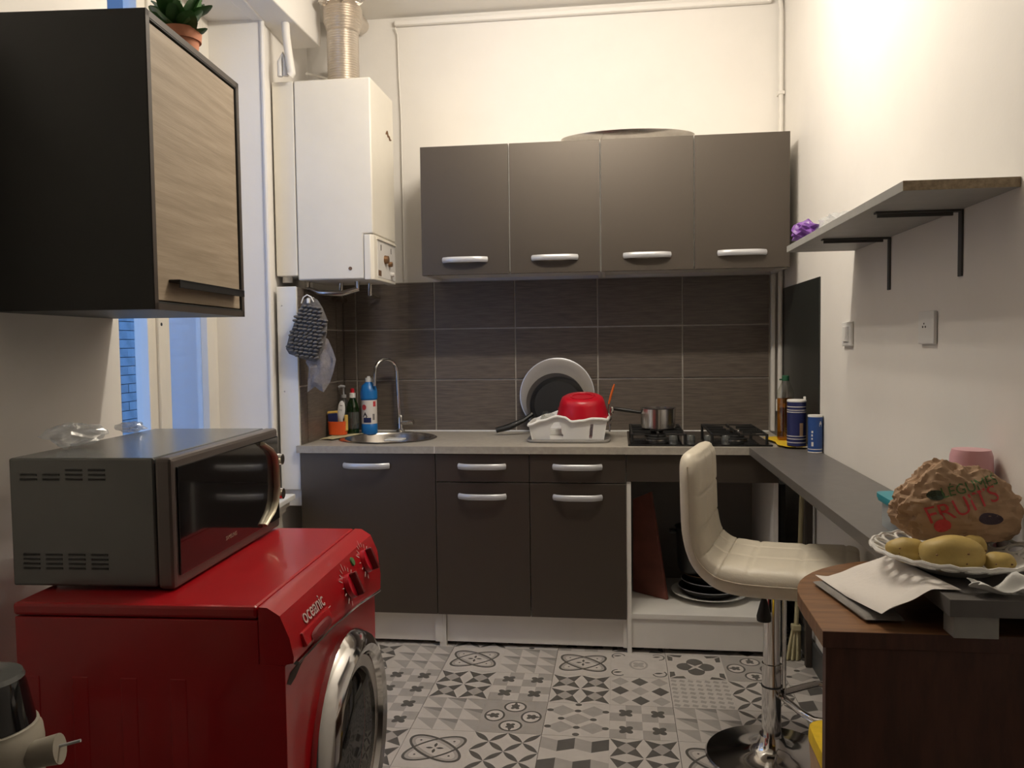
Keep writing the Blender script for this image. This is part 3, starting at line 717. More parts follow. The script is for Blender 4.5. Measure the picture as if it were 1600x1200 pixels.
part('underline', B().box(-.075, .075, -.0006, .0006, 0, .001), 'print', cpn, PFm(-1.945, .054, .0008))
for ky, s_, r_ in ((-1.735, .055, .027), (-1.585, .040, .027)):
    kb = part('programme_knob', B().lathe([(r_, 0), (r_*.95, .010), (r_*.6, .012), (0, .012)], (0, 0, 0), 28), 'redplastic', cpn, PFm(ky, s_, .0005), smooth=True)
    part('grip', B().box(-.006, .006, -r_*.95, r_*.95, .010, .026), 'darkred', kb, PFm(ky, s_, .0005), bevel=.003)
    b = B()
    for q in range(14):
        a = radians(-120+q*20)+pi/2; T = rz(a); b.box(r_+.008, r_+.018+(.006 if q % 3 == 0 else 0), -.0009, .0009, 0, .0006, T=T)
    part('dial_marks', b, 'print', cpn, PFm(ky, s_, .001), label='pale dial marks')
part('indicator', B().lathe([(.010, 0), (.009, .003), (0, .004)]), 'greenprint', cpn, PFm(-1.665, .018, .0006), smooth=True)
for ky in (-1.69, -1.675): part('button', B().lathe([(.004, 0), (.003, .003), (0, .003)], n=10), 'print', cpn, PFm(ky, .055, .0006))
part('chrome_trim', B().tube([(.760, w0+.02, .745), (.764, w0+.2, .745), (.764, w0+.4, .728), (.760, w1-.01, .700)], .006, 8, flat=.6), 'chrome', wm, FL, smooth=True)
dz, dy, dR = .462, -1.748, .202
dT = FL @ tr(WF, dy, dz) @ Matrix.Rotation(pi/2, 4, 'Y')
dr = part('porthole_ring', B().lathe([(dR+.018, 0), (dR+.022, .012), (dR+.012, .034), (dR-.010, .046), (dR-.026, .040), (dR-.034, .018)], n=56, cap=False), 'chrome', wm, dT, smooth=True, label='chrome porthole ring')
part('inner_ring', B().lathe([(dR-.034, .030), (dR-.058, .028), (dR-.066, .008)], n=56, cap=False), 'steel', dr, dT, smooth=True)
part('porthole_glass', B().lathe([(dR-.060, .024), (dR-.075, .034), (.07, .040), (0, .042)], n=48, cap=False), 'doorglass', dr, dT, smooth=True)
part('drum', B().lathe([(dR-.058, .004), (0, .002)], n=40, cap=False), 'black', dr, dT)
part('chip_mark', B().puff([(-.004, -.05), (.010, -.035), (.012, -.01), (.008, .02), (.010, .05), (-.004, .055), (-.010, .03), (-.006, .0), (-.012, -.03)], (0, 0), .0006, 3), 'dirt', wm, FL @ tr(WF+.0005, w0+.055, .722) @ Matrix.Rotation(pi/2, 4, 'Y') @ rz(.25))
for fx in (.29, .71):
    for fy in (w0+.05, w1-.05): part('foot', B().cyl((fx, fy, 0.0), (fx, fy, .032), .022, .018), 'black', wm, FL)

FL = FL0
# ------------------------------------------------------------------ microwave
mw = thing('microwave', 'grey microwave oven with black glass door on the washing machine', 'microwave', tuple(FL @ Vector((.35, -1.745, .85))), TH)
FL0 = FL; FL = FL0 @ tr(.51, -1.745, 0) @ rz(-.034) @ tr(-.51, 1.745, 0)
m0, m1, ma, mf, mz0, mz1 = -1.995, -1.470, .203, .516, .858, 1.096
part('housing', B().box(ma, mf-.034, m0, m1, mz0, mz1), 'mwgrey', mw, FL, bevel=.004)
fr = part('front_frame', B().box(mf-.033, mf, m0-.001, m1+.001, mz0-.004, mz1), 'mwframe', mw, FL, bevel=.007)
out = []
for y, z in ((m0+.014, mz0+.018), (m1-.010, mz0+.018), (m1-.010, mz1-.018), (m0+.014, mz1-.018)): out.append((y, z))
TX = Matrix(((0, 0, 1, 0), (1, 0, 0, 0), (0, 1, 0, 0), (0, 0, 0, 1)))
dg = part('door_glass', B().prism(out, mf, mf+.004, T=TX), 'blackgloss', mw, FL, bevel=.002)
part('handle', B().tube([(mf+.006, m1-.120, mz1-.024), (mf+.008, m1-.072, mz1-.044), (mf+.009, m1-.050, mz1-.062), (mf+.009, m1-.042, mz1-.088), (mf+.009, m1-.042, mz0+.10), (mf+.009, m1-.050, mz0+.068), (mf+.008, m1-.072, mz0+.046), (mf+.006, m1-.120, mz0+.024)], .010, 10, flat=.45), 'mwhandle', mw, FL, smooth=True)
for kz in (1.022, .938):
    part('knob', B().cyl((mf+.004, m1-.019, kz), (mf+.018, m1-.019, kz), .015, .013), 'chrome', mw, FL, smooth=True)
part('lettering', text_bm('SAMSUNG', .012, .0003), 'mwhandle', dg, FL @ Matrix(((0, 0, 1, mf+.0042), (1, 0, 0, m0+.235), (0, 1, 0, mz0+.040), (0, 0, 0, 1))))
for r_, z0_, nr in ((0, .915, 4), (1, 1.072, 3)):
    for cgrp in range(4):
        for k in range(nr):
            if r_ == 1 and cgrp < 2 and k == 0: continue
            x = ma+.022+cgrp*.044; z = z0_-k*.0085
            part('vent_slot', B().box(x, x+.032, m0-.0012, m0+.001, z, z+.0038), 'black', mw, FL)
for fx in (.24, .46):
    for fy in (m0+.05, m1-.05): part('foot', B().cyl((fx, fy, .8505), (fx, fy, .860), .012), 'black', mw, FL)
FL = FL0
def crumple(c, rad, seed, amp=.35, n=18, m=12, T=None):
    return B().ell(c, rad, n, m, T=T, fn=lambda p: 1+amp*noise.noise(p*2.3+Vector((seed, 0, 0)))+amp*.7*noise.noise(p*5.1+Vector((0, seed, 0))))
single('plastic_bag', crumple((.285, -2.46, 1.124), (.055, .055, .021), 3, .38), 'film', 'crumpled clear plastic bag on the microwave top nearest its vents', 'plastic bag')
single('plastic_wrapper', crumple((.215, -2.16, 1.108), (.035, .03, .012), 8), 'film', 'small crumpled clear wrapper on the microwave top by the window', 'wrapper')

# ------------------------------------------------------------------ appliance at the corner, on a low side table
st = thing('side_table', 'small low table standing before the washing machine', 'table', (.43, -3.03, 0))
part('top', B().box(.27, .60, -3.22, -2.86, .595, .62), 'desk', st, bevel=.003)
for lx in (.29, .58):
    for ly in (-3.20, -2.88): part('leg', B().box(lx-.012, lx+.012, ly-.012, ly+.012, 0, .595), 'desk', st)
ap = thing('grinder', 'black and cream countertop grinder with grey lid', 'appliance', (.525, -3.0, .62))
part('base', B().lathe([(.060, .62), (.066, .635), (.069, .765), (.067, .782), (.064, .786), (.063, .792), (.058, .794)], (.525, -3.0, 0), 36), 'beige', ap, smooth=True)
part('jar', B().lathe([(.060, .794), (.050, .846), (.047, .856)], (.525, -3.0, 0), 36), 'blackgloss', ap, smooth=True)
part('lid', B().lathe([(.049, .856), (.046, .862), (.0, .868)], (.525, -3.0, 0), 36), 'mwgrey', ap, smooth=True)
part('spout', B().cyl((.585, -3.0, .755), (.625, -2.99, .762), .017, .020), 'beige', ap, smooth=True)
part('pin', B().cyl((.624, -2.99, .765), (.652, -2.985, .772), .002), 'silver', ap)

# ------------------------------------------------------------------ bar stool
sx, sy, sa = 1.834, -1.407, radians(-15)
bs = thing('bar_stool', 'cream quilted bar stool with chrome column and round foot', 'stool', (sx, sy, 0), sa)
SF = tr(sx, sy, 0) @ rz(sa)
part('base', B().lathe([(.200, 0), (.201, .006), (.196, .011), (.13, .018), (.07, .028), (.045, .048), (.036, .075)], n=56), 'chrome', bs, SF, smooth=True)
part('column', B().lathe([(.029, .06), (.029, .30), (.0255, .302), (.0255, .53)], n=28), 'chrome', bs, SF, smooth=True)
part('column_ring', B().lathe([(.0315, .228), (.0315, .232)], n=28), 'black', bs, SF)
part('footrest', B().tube([(.030, -.012, .205), (.09, -.095, .20), (.13, -.135, .20), (.20, -.135, .20), (.245, -.07, .20), (.25, 0, .20), (.245, .07, .20), (.20, .135, .20), (.13, .135, .20), (.09, .095, .20), (.030, .012, .205)], .0105, 10), 'chrome', bs, SF, smooth=True)
part('footrest_bar', B().box(.030, .042, .002, .028, .20, .535), 'chrome', bs, SF, bevel=.003)
part('lever', B().tube([(-.01, -.025, .535), (-.018, -.06, .535), (-.016, -.075, .51)], .004, 8), 'chrome', bs, SF, smooth=True)
part('lever_grip', B().lathe([(.006, .525), (.012, .508), (.022, .468), (.021, .455), (0, .452)], (-.016, -.075, 0), 16), 'black', bs, SF, smooth=True)
part('seat_plate', B().box(-.09, .09, -.08, .08, .525, .543), 'black', bs, SF)
# upholstery: L-shaped shell swept in profile; centre line from seat front to top of back
cl = [(.232, .598), (.21, .602), (.12, .598), (.0, .594), (-.09, .596), (-.150, .612), (-.195, .655), (-.214, .72), (-.219, .80), (-.221, .88), (-.224, .965)]
def interp(t):
    f = t*(len(cl)-1); i = min(int(f), len(cl)-2); u = f-i
    p0 = cl[max(i-1, 0)]; p1 = cl[i]; p2 = cl[i+1]; p3 = cl[min(i+2, len(cl)-1)]
    return Vector([.5*((2*p1[q])+(p2[q]-p0[q])*u+(2*p0[q]-5*p1[q]+4*p2[q]-p3[q])*u*u+(3*p1[q]-p0[q]-3*p2[q]+p3[q])*u**3) for q in (0, 1)])
b = B(); NT, NW = 120, 60; top = []; bot = []
for i in range(NT+1):
    t = i/NT; p = interp(t); d = (interp(min(1, t+.01))-interp(max(0, t-.01))).normalized(); nn = Vector((d.y, -d.x))   # inner side
    nn = Vector((d.y, -d.x)); 
    if nn.x*0 + nn.y < 0 and t < .4: nn = -nn
    if t >= .4 and nn.x < 0: nn = -nn
    ends = min(t, 1-t)*NT; hw = .198 if t < .5 else .195
    er = 12
    if ends < er: hw -= .055*(1-sqrt(max(0, 1-(1-ends/er)**2)))
    A = []; C_ = []
    for j in range(NW+1):
        v = -1+2*j/NW; e = max(0, 1-abs(v)**8)**.5
        e2 = min(1, sqrt(max(0, 1-(1-min(ends, 7)/7)**2))) if ends < 7 else 1
        ss = t*.78*6.2; q1 = abs(sin(pi*(t*8+.2))); q2 = abs(sin(pi*(v*1.5+.5)))
        quilt = .0045*(min(1, q1*4)*min(1, q2*4))**.5-.0045
        th = (.034+.017*max(0, min(1, (.62-t)/.2)))*e*e2
        A.append(b.bm.verts.new((p.x+nn.x*(th+quilt*e*e2), v*hw, p.y+nn.y*(th+quilt*e*e2))))
        C_.append(b.bm.verts.new((p.x-nn.x*th, v*hw, p.y-nn.y*th)))
    top.append(A); bot.append(C_)
for i in range(NT):
    for j in range(NW):
        b._f([top[i][j], top[i+1][j], top[i+1][j+1], top[i][j+1]]); b._f([bot[i][j], bot[i][j+1], bot[i+1][j+1], bot[i+1][j]])
bmesh.ops.remove_doubles(b.bm, verts=b.bm.verts, dist=.0012)
part('upholstery', b, 'leather', bs, SF, smooth=True, ang=75, label='quilted cream leatherette seat and back')
for sd in (-1, 1):
    pts = []
    for i in range(6, NT-5):
        p = interp(i/NT); pts.append((p.x, sd*.1975 if i/NT < .5 else sd*.1945, p.y))
    part('piping', B().tube(pts, .0022, 5), 'leatherside', bs, SF, smooth=True)

# ------------------------------------------------------------------ desk, wooden table, shelf
dk = thing('desk_board', 'narrow anthracite breakfast bar fixed along the white wall', 'desk', (2.01, -1.6, .839))
part('top', B().prism([(1.888, -.612), (1.906, -2.572), (XR-.002, -2.572), (XR-.002, -.612)], .839, .868), 'desk', dk, bevel=.001)
part('support_block', B().box(1.915, 1.985, -2.565, -2.52, .8015, .838), 'shelf', dk, bevel=.001)
part('wall_batten', B().box(XR-.03, XR-.002, -2.50, -.65, .80, .838), 'desk', dk)
wt2 = thing('wooden_table', 'brown wood veneer table with rounded end under the breakfast bar', 'table', (1.93, -2.35, 0))
oc = [(1.712, -2.545)]
for k in range(13):
    a = pi-k/12*pi/2; oc.append((2.02+.305*cos(a)*1.0, -2.36+.30*sin(a)))
oc += [(XR-.003, -2.06), (XR-.003, -2.545)]
part('top', B().prism(oc, .772, .80), ['walnut'], wt2, bevel=.0015)
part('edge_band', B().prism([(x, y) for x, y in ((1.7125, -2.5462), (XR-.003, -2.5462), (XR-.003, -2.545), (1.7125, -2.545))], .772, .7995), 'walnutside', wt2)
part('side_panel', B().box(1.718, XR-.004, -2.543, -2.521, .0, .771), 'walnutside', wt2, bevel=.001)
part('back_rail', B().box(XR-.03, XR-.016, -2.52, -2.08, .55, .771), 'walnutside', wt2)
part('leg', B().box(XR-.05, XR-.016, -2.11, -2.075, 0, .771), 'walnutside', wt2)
sh = thing('wall_shelf', 'grey laminate wall shelf on two steel brackets', 'shelf', (2.03, -1.7, 1.434))
part('board', B().box(1.922, XR-.001, -2.275, -1.165, 1.583, 1.603), 'shelf', sh, bevel=.0008)
part('raw_edge', B().box(1.922, XR-.001, -2.2765, -2.2752, 1.5835, 1.6025), 'chip', sh)
for by in (-1.515, -2.005):
    br = part('bracket', B().box(XR-.005, XR-.0005, by-.010, by+.010, 1.434, 1.5825).box(1.950, XR-.005, by-.010, by+.010, 1.578, 1.5828), 'shelfdark', sh, bevel=.001)
    part('flange', B().box(1.955, XR-.02, by-.003, by+.003, 1.570, 1.578), 'shelfdark', br)
for q, (sy_, sz, ww, hh, lab) in enumerate(((-1.105, 1.313, .055, .082, 'white light switch plate on the wall under the shelf end'), (-1.82, 1.322, .052, .082, 'white double power socket on the wall under the shelf brackets'))):
    sk_ = thing('light_switch' if q == 0 else 'power_socket', lab, 'switch' if q == 0 else 'socket', (XR, sy_, sz-.041))
    part('plate', B().box(XR-.010, XR-.0005, sy_-ww, sy_+ww, sz-.041, sz+.041), 'white', sk_, bevel=.003)
    if q == 0: part('rocker', B().box(XR-.014, XR-.009, sy_-.03, sy_+.03, sz-.026, sz+.026), 'white', sk_, bevel=.002)
    else:
        for dy_ in (-.012, .006): part('pin_hole', B().cyl((XR-.0112, sy_+.012+dy_, sz+.002), (XR-.0098, sy_+.012+dy_, sz+.002), .0026, n=8), 'black', sk_)
        part('pin_hole', B().cyl((XR-.0112, sy_+.010, sz+.010), (XR-.0098, sy_+.010, sz+.010), .0022, n=8), 'black', sk_)
bg = thing('shopping_bag', 'purple and clear plastic bag lying on the grey wall shelf', 'plastic bag', (2.02, -1.27, 1.604))
part('purple_knot', crumple((1.965, -1.235, 1.637), (.042, .05, .033), 5, .35), 'purple', bg)
part('clear_body', crumple((2.055, -1.30, 1.643), (.066, .09, .040), 9, .3), 'film', bg)

# ------------------------------------------------------------------ things on the worktop: washing-up corner
single('yellow_sponge_cloth', B().puff([(.018, -.40), (.03, -.34), (.028, -.22), (.10, -.19), (.16, -.145), (.15, -.20), (.125, -.25), (.11, -.33), (.09, -.42), (.05, -.395)], (.07, -.30), .004, 4, T=tr(0, 0, CT+.0065), wob=.003, seed=2), 'bristle', 'pale yellow cloth spread between the casing and the round sink', 'cloth', smooth=True)
cp_ = thing('sponge_holder', 'orange plastic sponge holder beside the sink', 'holder', (.062, -.27, CT+.013))
b = B(); o1 = superell(.062, -.27, .042, .028, 3, 32); o2 = superell(.062, -.27, .046, .031, 3, 32); o3 = superell(.062, -.27, .042, .027, 3, 32)
L1 = [b.bm.verts.new((x, y, CT+.013)) for x, y in o1]; L2 = [b.bm.verts.new((x, y, CT+.075)) for x, y in o2]; L3 = [b.bm.verts.new((x, y, CT+.075)) for x, y in o3]; L4 = [b.bm.verts.new((x, y, CT+.018)) for x, y in o3]
b._f(L1)
for A_, C_ in ((L1, L2), (L2, L3), (L3, L4)):
    for k in range(32): b._f([A_[k], A_[(k+1) % 32], C_[(k+1) % 32], C_[k]])
b._f(L4); part('cup', b, 'orange', cp_, smooth=True)
sp = thing('sponge', 'navy blue and yellow scouring sponge standing in the orange holder', 'sponge', (.046, -.27, CT+.02))
T_ = tr(.042, -.275, CT+.075) @ Matrix.Rotation(-.08, 4, 'Y')
part('scourer', B().box(-.024, .024, -.006, .002, -.05, .038), 'bluedark', sp, T_, bevel=.004)
part('foam', B().box(-.028, .026, .002, .018, -.05, .048), 'yellowfoam', sp, T_, bevel=.005)
br_ = thing('dish_brush', 'white dish brush with oval handle standing in the orange holder', 'brush', (.082, -.272, CT+.02))
T_ = tr(.080, -.272, CT+.12) @ Matrix.Rotation(.10, 4, 'Y') @ Matrix.Rotation(pi/2, 4, 'X')
part('handle', B().puff([(.018*cos(a)*(1+.12*sin(a)), .052*sin(a)) for a in [2*pi*k/24 for k in range(24)]], (0, 0), .006, 4, T=T_).puff([(.008+.006*cos(a), -.06+.03*sin(a)) for a in [2*pi*k/16 for k in range(16)]], (.008, -.06), .005, 3, T=T_), 'white', br_, smooth=True)
part('print_mark', B().box(-.006, .006, .028, .031, .006, .0068, T=T_).box(-.005, -.003, .004, .012, .006, .0068, T=T_).box(.002, .004, .004, .012, .006, .0068, T=T_), 'clothgrey', br_)
part('yellow_pad', B().box(.098, .110, -.285, -.262, CT+.03, CT+.105), 'yellowfoam', br_, bevel=.003)
sb_ = thing('soap_dispenser', 'grey clear pump bottle behind the orange sponge holder', 'bottle', (.038, -.110, CT))
part('body', B().lathe([(.024, CT+.001), (.028, CT+.01), (.029, CT+.13), (.022, CT+.16), (.010, CT+.17), (.010, CT+.18)], (.038, -.110, 0), 24), 'greyclear', sb_, smooth=True)
part('pump', B().cyl((.038, -.110, CT+.175), (.038, -.110, CT+.19), .013).cyl((.038, -.110, CT+.19), (.038, -.110, CT+.225), .004).tube([(.046, -.11, CT+.228), (.026, -.114, CT+.232), (.016, -.116, CT+.226)], .007, 8), 'silver', sb_, smooth=True)
gb = thing('washing_up_liquid', 'dark green washing-up liquid bottle with red and white cap', 'bottle', (.098, -.158, CT))
part('body', B().lathe([(.022, CT+.001), (.028, CT+.008), (.029, CT+.12), (.024, CT+.15), (.013, CT+.172), (.013, CT+.178)], (.098, -.158, 0), 24), 'greenliquid', gb, smooth=True)
part('label', B().lathe([(.0295, CT+.03), (.0298, CT+.11)], (.098, -.158, 0), 24, cap=False), 'greyclear', gb, smooth=True)
part('cap', B().lathe([(.015, CT+.178), (.015, CT+.20), (.010, CT+.202)], (.098, -.158, 0), 20), 'white', gb, smooth=True)
part('nozzle', B().lathe([(.010, CT+.202), (.009, CT+.222), (.0, CT+.224)], (.098, -.158, 0), 16), 'redplastic', gb, smooth=True)
bl = thing('bleach_bottle', 'bright blue cleaning bottle with white cap beside the tap', 'bottle', (.173, -.135, CT))
c_ = (.173, -.135, 0)
part('body', B().lathe([(.036, CT+.001), (.039, CT+.006), (.039, CT+.048), (.0375, CT+.050), (.0375, CT+.168), (.041, CT+.172), (.041, CT+.205), (.034, CT+.235), (.017, CT+.250), (.016, CT+.254)], c_, 32), 'blueb', bl, smooth=True)
part('cap', B().lathe([(.017, CT+.253), (.016, CT+.272), (.008, CT+.273), (.008, CT+.280), (0, CT+.281)], c_, 20), 'white', bl, smooth=True)
lb = part('label', B().lathe([(.0382, CT+.052), (.0382, CT+.166)], c_, 32, cap=False), 'paperlabel', bl, smooth=True)
def oncyl(poly, rad):   # poly in (angle, z) wrapped on the bottle, angle 0 faces the camera
    return [(c_[0]+rad*sin(a+.27), c_[1]-rad*cos(a+.27), z) for a, z in poly]
def wrap_patch(a0, a1, z0, z1, m, nm, rad=.0386):
    b = B()
    for k in range(6):
        p, q = a0+(a1-a0)*k/6, a0+(a1-a0)*(k+1)/6; b.poly(oncyl([(p, z0), (q, z0), (q, z1), (p, z1)], rad))
    part(nm, b, m, lb)
wrap_patch(-.75, .25, CT+.058, CT+.082, 'bluedark', 'blue_print'); wrap_patch(.45, .75, CT+.07, CT+.10, 'clothgrey', 'barcode'); wrap_patch(.55, .95, CT+.135, CT+.16, 'redprint', 'red_strip')
b = B()
b.poly(oncyl([(-.62+.30*cos(t), CT+.132+.0135*sin(t)) for t in [2*pi*k/16 for k in range(16)]], .0402)); part('red_badge', b, 'redprint', lb)
b = B(); b.poly(oncyl([(-.85, CT+.085), (-.5, CT+.11), (-.2, CT+.088), (-.3, CT+.082)], .0395)); part('grey_print', b, 'mwgrey', lb)

# ------------------------------------------------------------------ cloth glove and towel on the casing corner
gv = thing('wash_glove', 'dark grey chenille wash glove and ribbed grey cloth hanging by the sink', 'cloth', (.03, -.61, 1.09))
def wpx(px, py, y=-.61):
    d = fw + r2*((px-800)/FPX) - u2*((py-600)/FPX); t = (y-CAM.y)/d.y; p = CAM+d*t; return (p.x, p.z)
TV = Matrix(((1, 0, 0, 0), (0, 0, -1, 0), (0, 1, 0, 0), (0, 0, 0, 1)))
go = [wpx(*q) for q in ((484, 463), (476, 468), (470, 480), (462, 500), (452, 525), (447, 545), (452, 553), (466, 558), (480, 563), (492, 566), (500, 560), (506, 545), (511, 520), (512, 500), (504, 480), (496, 468))]
gc = wpx(481, 520)
part('glove', B().puff(go, gc, .020, 6, T=tr(0, -.612, 0) @ TV), 'chenille', gv, smooth=True)
from_poly = go
def inside(p, poly):
    c = False; n = len(poly)
    for i in range(n):
        (x1, y1), (x2, y2) = poly[i], poly[i-1]
        if (y1 > p[1]) != (y2 > p[1]) and p[0] < (x2-x1)*(p[1]-y1)/(y2-y1)+x1: c = not c
    return c
b = B()
ux0, ux1 = min(p[0] for p in go), max(p[0] for p in go); vz0, vz1 = min(p[1] for p in go), max(p[1] for p in go)
ny = 15; nx = 9
for j in range(ny):
    for i in range(nx):
        x = ux0+(ux1-ux0)*(i+.5+.25*(j % 2))/nx; z = vz0+(vz1-vz0-.035)*(j+.5)/ny - .25*(x-gc[0])*.6
        q = (gc[0]+(x-gc[0])*1.06, gc[1]+(z-gc[1])*1.06)
        if not inside(q, go): continue
        rr = max(abs(x-gc[0])/(ux1-ux0), abs(z-gc[1])/(vz1-vz0))*2
        h = .020*sqrt(max(0, 1-min(1, rr)**2))
        b.ell((x, -.612-h-.002, z), (.0125, .012, .0062), 8, 6, T=Matrix.Rotation(random.uniform(-.4, .1), 3, 'Y'))
part('chenille_nubs', b, 'chenille', gv, smooth=True, kind='stuff')
to = [wpx(*q) for q in ((498, 520), (512, 530), (520, 546), (525, 562), (522, 580), (514, 598), (505, 613), (498, 610), (492, 604), (486, 608), (480, 613), (480, 595), (482, 575), (477, 566), (480, 556), (490, 540))]
part('ribbed_cloth', B().puff(to, wpx(502, 572), .010, 6, T=tr(0, -.604, 0) @ TV, wob=.02, seed=4), 'towelgrey', gv, smooth=True)
hp = [wpx(*q) for q in ((473, 474), (476, 465), (482, 461), (488, 464), (492, 472))]
part('hanging_loop', B().tube([(x, -.625, z) for x, z in hp], .0028, 6), 'white', gv, smooth=True)
hx, hz = wpx(484, 470)
part('wall_hook', B().box(hx-.006, hx+.006, -.632, -.586, hz-.012, hz+.010).box(hx-.012, hx+.012, -.592, -.586, hz-.02, hz+.016), 'white', gv, bevel=.003)

# ------------------------------------------------------------------ dish rack group
DX0, DX1, DY0, DY1 = .985, 1.322, -.47, -.19
rk = thing('dish_rack', 'white wavy-edged plastic dish rack on a grey drip tray', 'dish rack', (1.153, -.31, CT))
part('drip_tray', B().prism(superell(1.153, -.33, .182, .155, 6, 48), CT+.0005, CT+.012), 'clothgrey', rk, bevel=.004, smooth=True)
def rim_h(u, back=False):   # height of the wavy rim along the long side, u in 0..1
    pts = [(0, .945), (.18, .965), (.37, .983), (.46, .978), (.55, .960), (.68, .964), (.82, .973), (.93, .972), (1, .968)]
    for (a, h0), (c, h1) in zip(pts, pts[1:]):
        if a <= u <= c:
            t = (u-a)/(c-a); t = t*t*(3-2*t); return h0+(h1-h0)*t-.003
    return .96
b = B(); zb = CT+.013; ins = .014; NX, NZ = 48, 8
def wall_strip(f, nx, hole):
    g_ = [[b.bm.verts.new(f(i/nx, k/NZ)) for k in range(NZ+1)] for i in range(nx+1)]
    for i in range(nx):
        for k in range(NZ):
            if not hole((i+.5)/nx, (k+.5)/NZ): b._f([g_[i][k], g_[i+1][k], g_[i+1][k+1], g_[i][k+1]])
def fr_(y, sgn): return lambda u, v: (DX0+ins*(1-v)*(1-2*u)+(DX1-DX0)*u, y+sgn*ins*(1-v), zb+(rim_h(u)-zb)*v)
hole = lambda u, v: (v < .72 and abs(u-.345) < .095-.055*v) or (.79 < u < .825 and v < .75)
wall_strip(fr_(DY0, 1), NX, hole); wall_strip(fr_(DY1, -1), NX, lambda u, v: False)
wall_strip(lambda u, v: (DX0+ins*(1-v), DY0+(DY1-DY0)*u, zb+(rim_h(0)-zb)*v), 20, lambda u, v: .35 < u < .65 and .2 < v < .7)
wall_strip(lambda u, v: (DX1-ins*(1-v), DY0+(DY1-DY0)*u, zb+(rim_h(1)-zb)*v), 20, lambda u, v: .35 < u < .65 and .2 < v < .7)
b.box(DX0+ins, DX1-ins, DY0+ins, DY1-ins, zb, zb+.003)
bs_ = part('basket', b, 'white', rk); md = bs_.modifiers.new('thick', 'SOLIDIFY'); md.thickness = .003
loop = [(DX0+(DX1-DX0)*k/32, DY0-.003, rim_h(k/32)) for k in range(33)]+[(DX1+.004, DY0+(DY1-DY0)*k/6, rim_h(1)) for k in range(1, 6)]+[(DX0+(DX1-DX0)*k/32, DY1+.003, rim_h(k/32)) for k in range(32, -1, -1)]+[(DX0-.004, DY1+(DY0-DY1)*k/6, rim_h(0)) for k in range(1, 6)]
part('rim', B().tube(loop, .0065, 8, closed=True), 'white', rk, smooth=True)
part('peg_rail', B().box(1.02, 1.29, -.315, -.305, zb+.003, zb+.03).box(1.02, 1.29, -.23, -.22, zb+.003, zb+.03), 'white', rk, bevel=.002)
rb = thing('red_bowl', 'red plastic bowl turned upside down on the dish rack', 'bowl', (1.212, -.335, .962))
RT = tr(1.212, -.335, .966) @ Matrix.Rotation(.20, 4, 'X')
part('bowl', B().lathe([(.112, 0), (.116, .004), (.114, .010), (.108, .03), (.098, .070), (.090, .088), (.078, .095), (.058, .096), (.056, .0935), (0, .0935)], n=44, cap=False), 'redplastic', rb, RT, smooth=True)
part('foot_ring', B().lathe([(.052, .0935), (.052, .0965), (.044, .0965), (.044, .0935)], n=36, cap=False), 'redplastic', rb, RT, smooth=True)
gl = thing('drinking_glass', 'small clear glass lying in the dish rack', 'glass', (1.03, -.34, zb+.03))
part('glass_body', B().lathe([(.026, .0), (.034, .075), (.031, .075), (.024, .004), (0, .004)], n=24, cap=False), 'clearplastic', gl, tr(1.035, -.36, .915) @ Matrix.Rotation(.5, 4, 'Y') @ Matrix.Rotation(.3, 4, 'X'), smooth=True)
part('glass_base', B().lathe([(.0262, 0), (.0262, .003)], n=24), 'clearplastic', gl, tr(1.035, -.36, .915) @ Matrix.Rotation(.5, 4, 'Y') @ Matrix.Rotation(.3, 4, 'X'))
# leaning round things behind the rack: local Z of each disc points to the camera
def lean(x, z, y, tilt): return tr(x, y, z) @ Matrix.Rotation(pi/2-tilt, 4, 'X')
pf = thing('platter', 'large pale grey round platter leaning on the tiles behind the dish rack', 'platter', (1.078, -.05, CT))
part('rim_edge', B().lathe([(.178, -.002), (.180, .003), (.176, .004)], n=56, cap=False), 'silver', pf, lean(1.078, 1.045, -.045, .14), smooth=True)
part('plate', B().lathe([(0, -.008), (.12, -.008), (.176, .002), (.170, .005), (.140, -.001), (.118, -.003), (0, -.003)], n=56, cap=False), 'platter', pf, lean(1.078, 1.045, -.045, .14), smooth=True)
dsh = thing('grey_dish', 'grey metal dish standing between the platter and the frying pan', 'dish', (1.075, -.085, CT))
part('dish', B().lathe([(0, -.02), (.11, -.02), (.138, .0), (.141, .001), (.141, .003), (.108, -.016), (0, -.016)], n=48, cap=False), 'dishgrey', dsh, lean(1.075, 1.012, -.090, .14), smooth=True)
fp = thing('frying_pan', 'black frying pan standing on edge behind the dish rack', 'frying pan', (1.08, -.13, CT))
FT = lean(1.088, 1.004, -.118, .14)
part('pan', B().lathe([(0, .012), (.108, .012), (.132, -.02), (.135, -.021), (.135, -.018), (.11, .016), (0, .016)], n=48, cap=False), 'black', fp, FT, smooth=True)
part('logo', B().puff([(.02*cos(a), .012*sin(a)) for a in [2*pi*k/16 for k in range(16)]], (0, 0), .0005, 2, T=tr(.018, -.02, .0166)), 'darkred', fp, FT)
part('handle', B().tube([(.970, -.150, .965), (.93, -.165, .936), (.86, -.175, .904), (.800, -.18, .889)], .014, 10, flat=.9, rs=[.010, .013, .017, .014]), 'black', fp, smooth=True)
part('hanging_eye', B().puff([(.006*cos(a), .0035*sin(a)) for a in [2*pi*k/12 for k in range(12)]], (0, 0), .001, 2, T=tr(.812, -.1905, .893) @ Matrix.Rotation(pi/2, 4, 'X') @ rz(.45)), 'silver', fp)
pe = thing('peeler', 'orange-handled peeler standing upright in the dish rack corner', 'peeler', (1.335, -.35, .95))
part('handle', B().tube([(1.328, -.352, 1.025), (1.337, -.352, 1.06), (1.349, -.352, 1.10), (1.353, -.352, 1.112)], .008, 10, flat=.6, rs=[.007, .009, .008, .005]), 'orangehandle', pe, smooth=True)
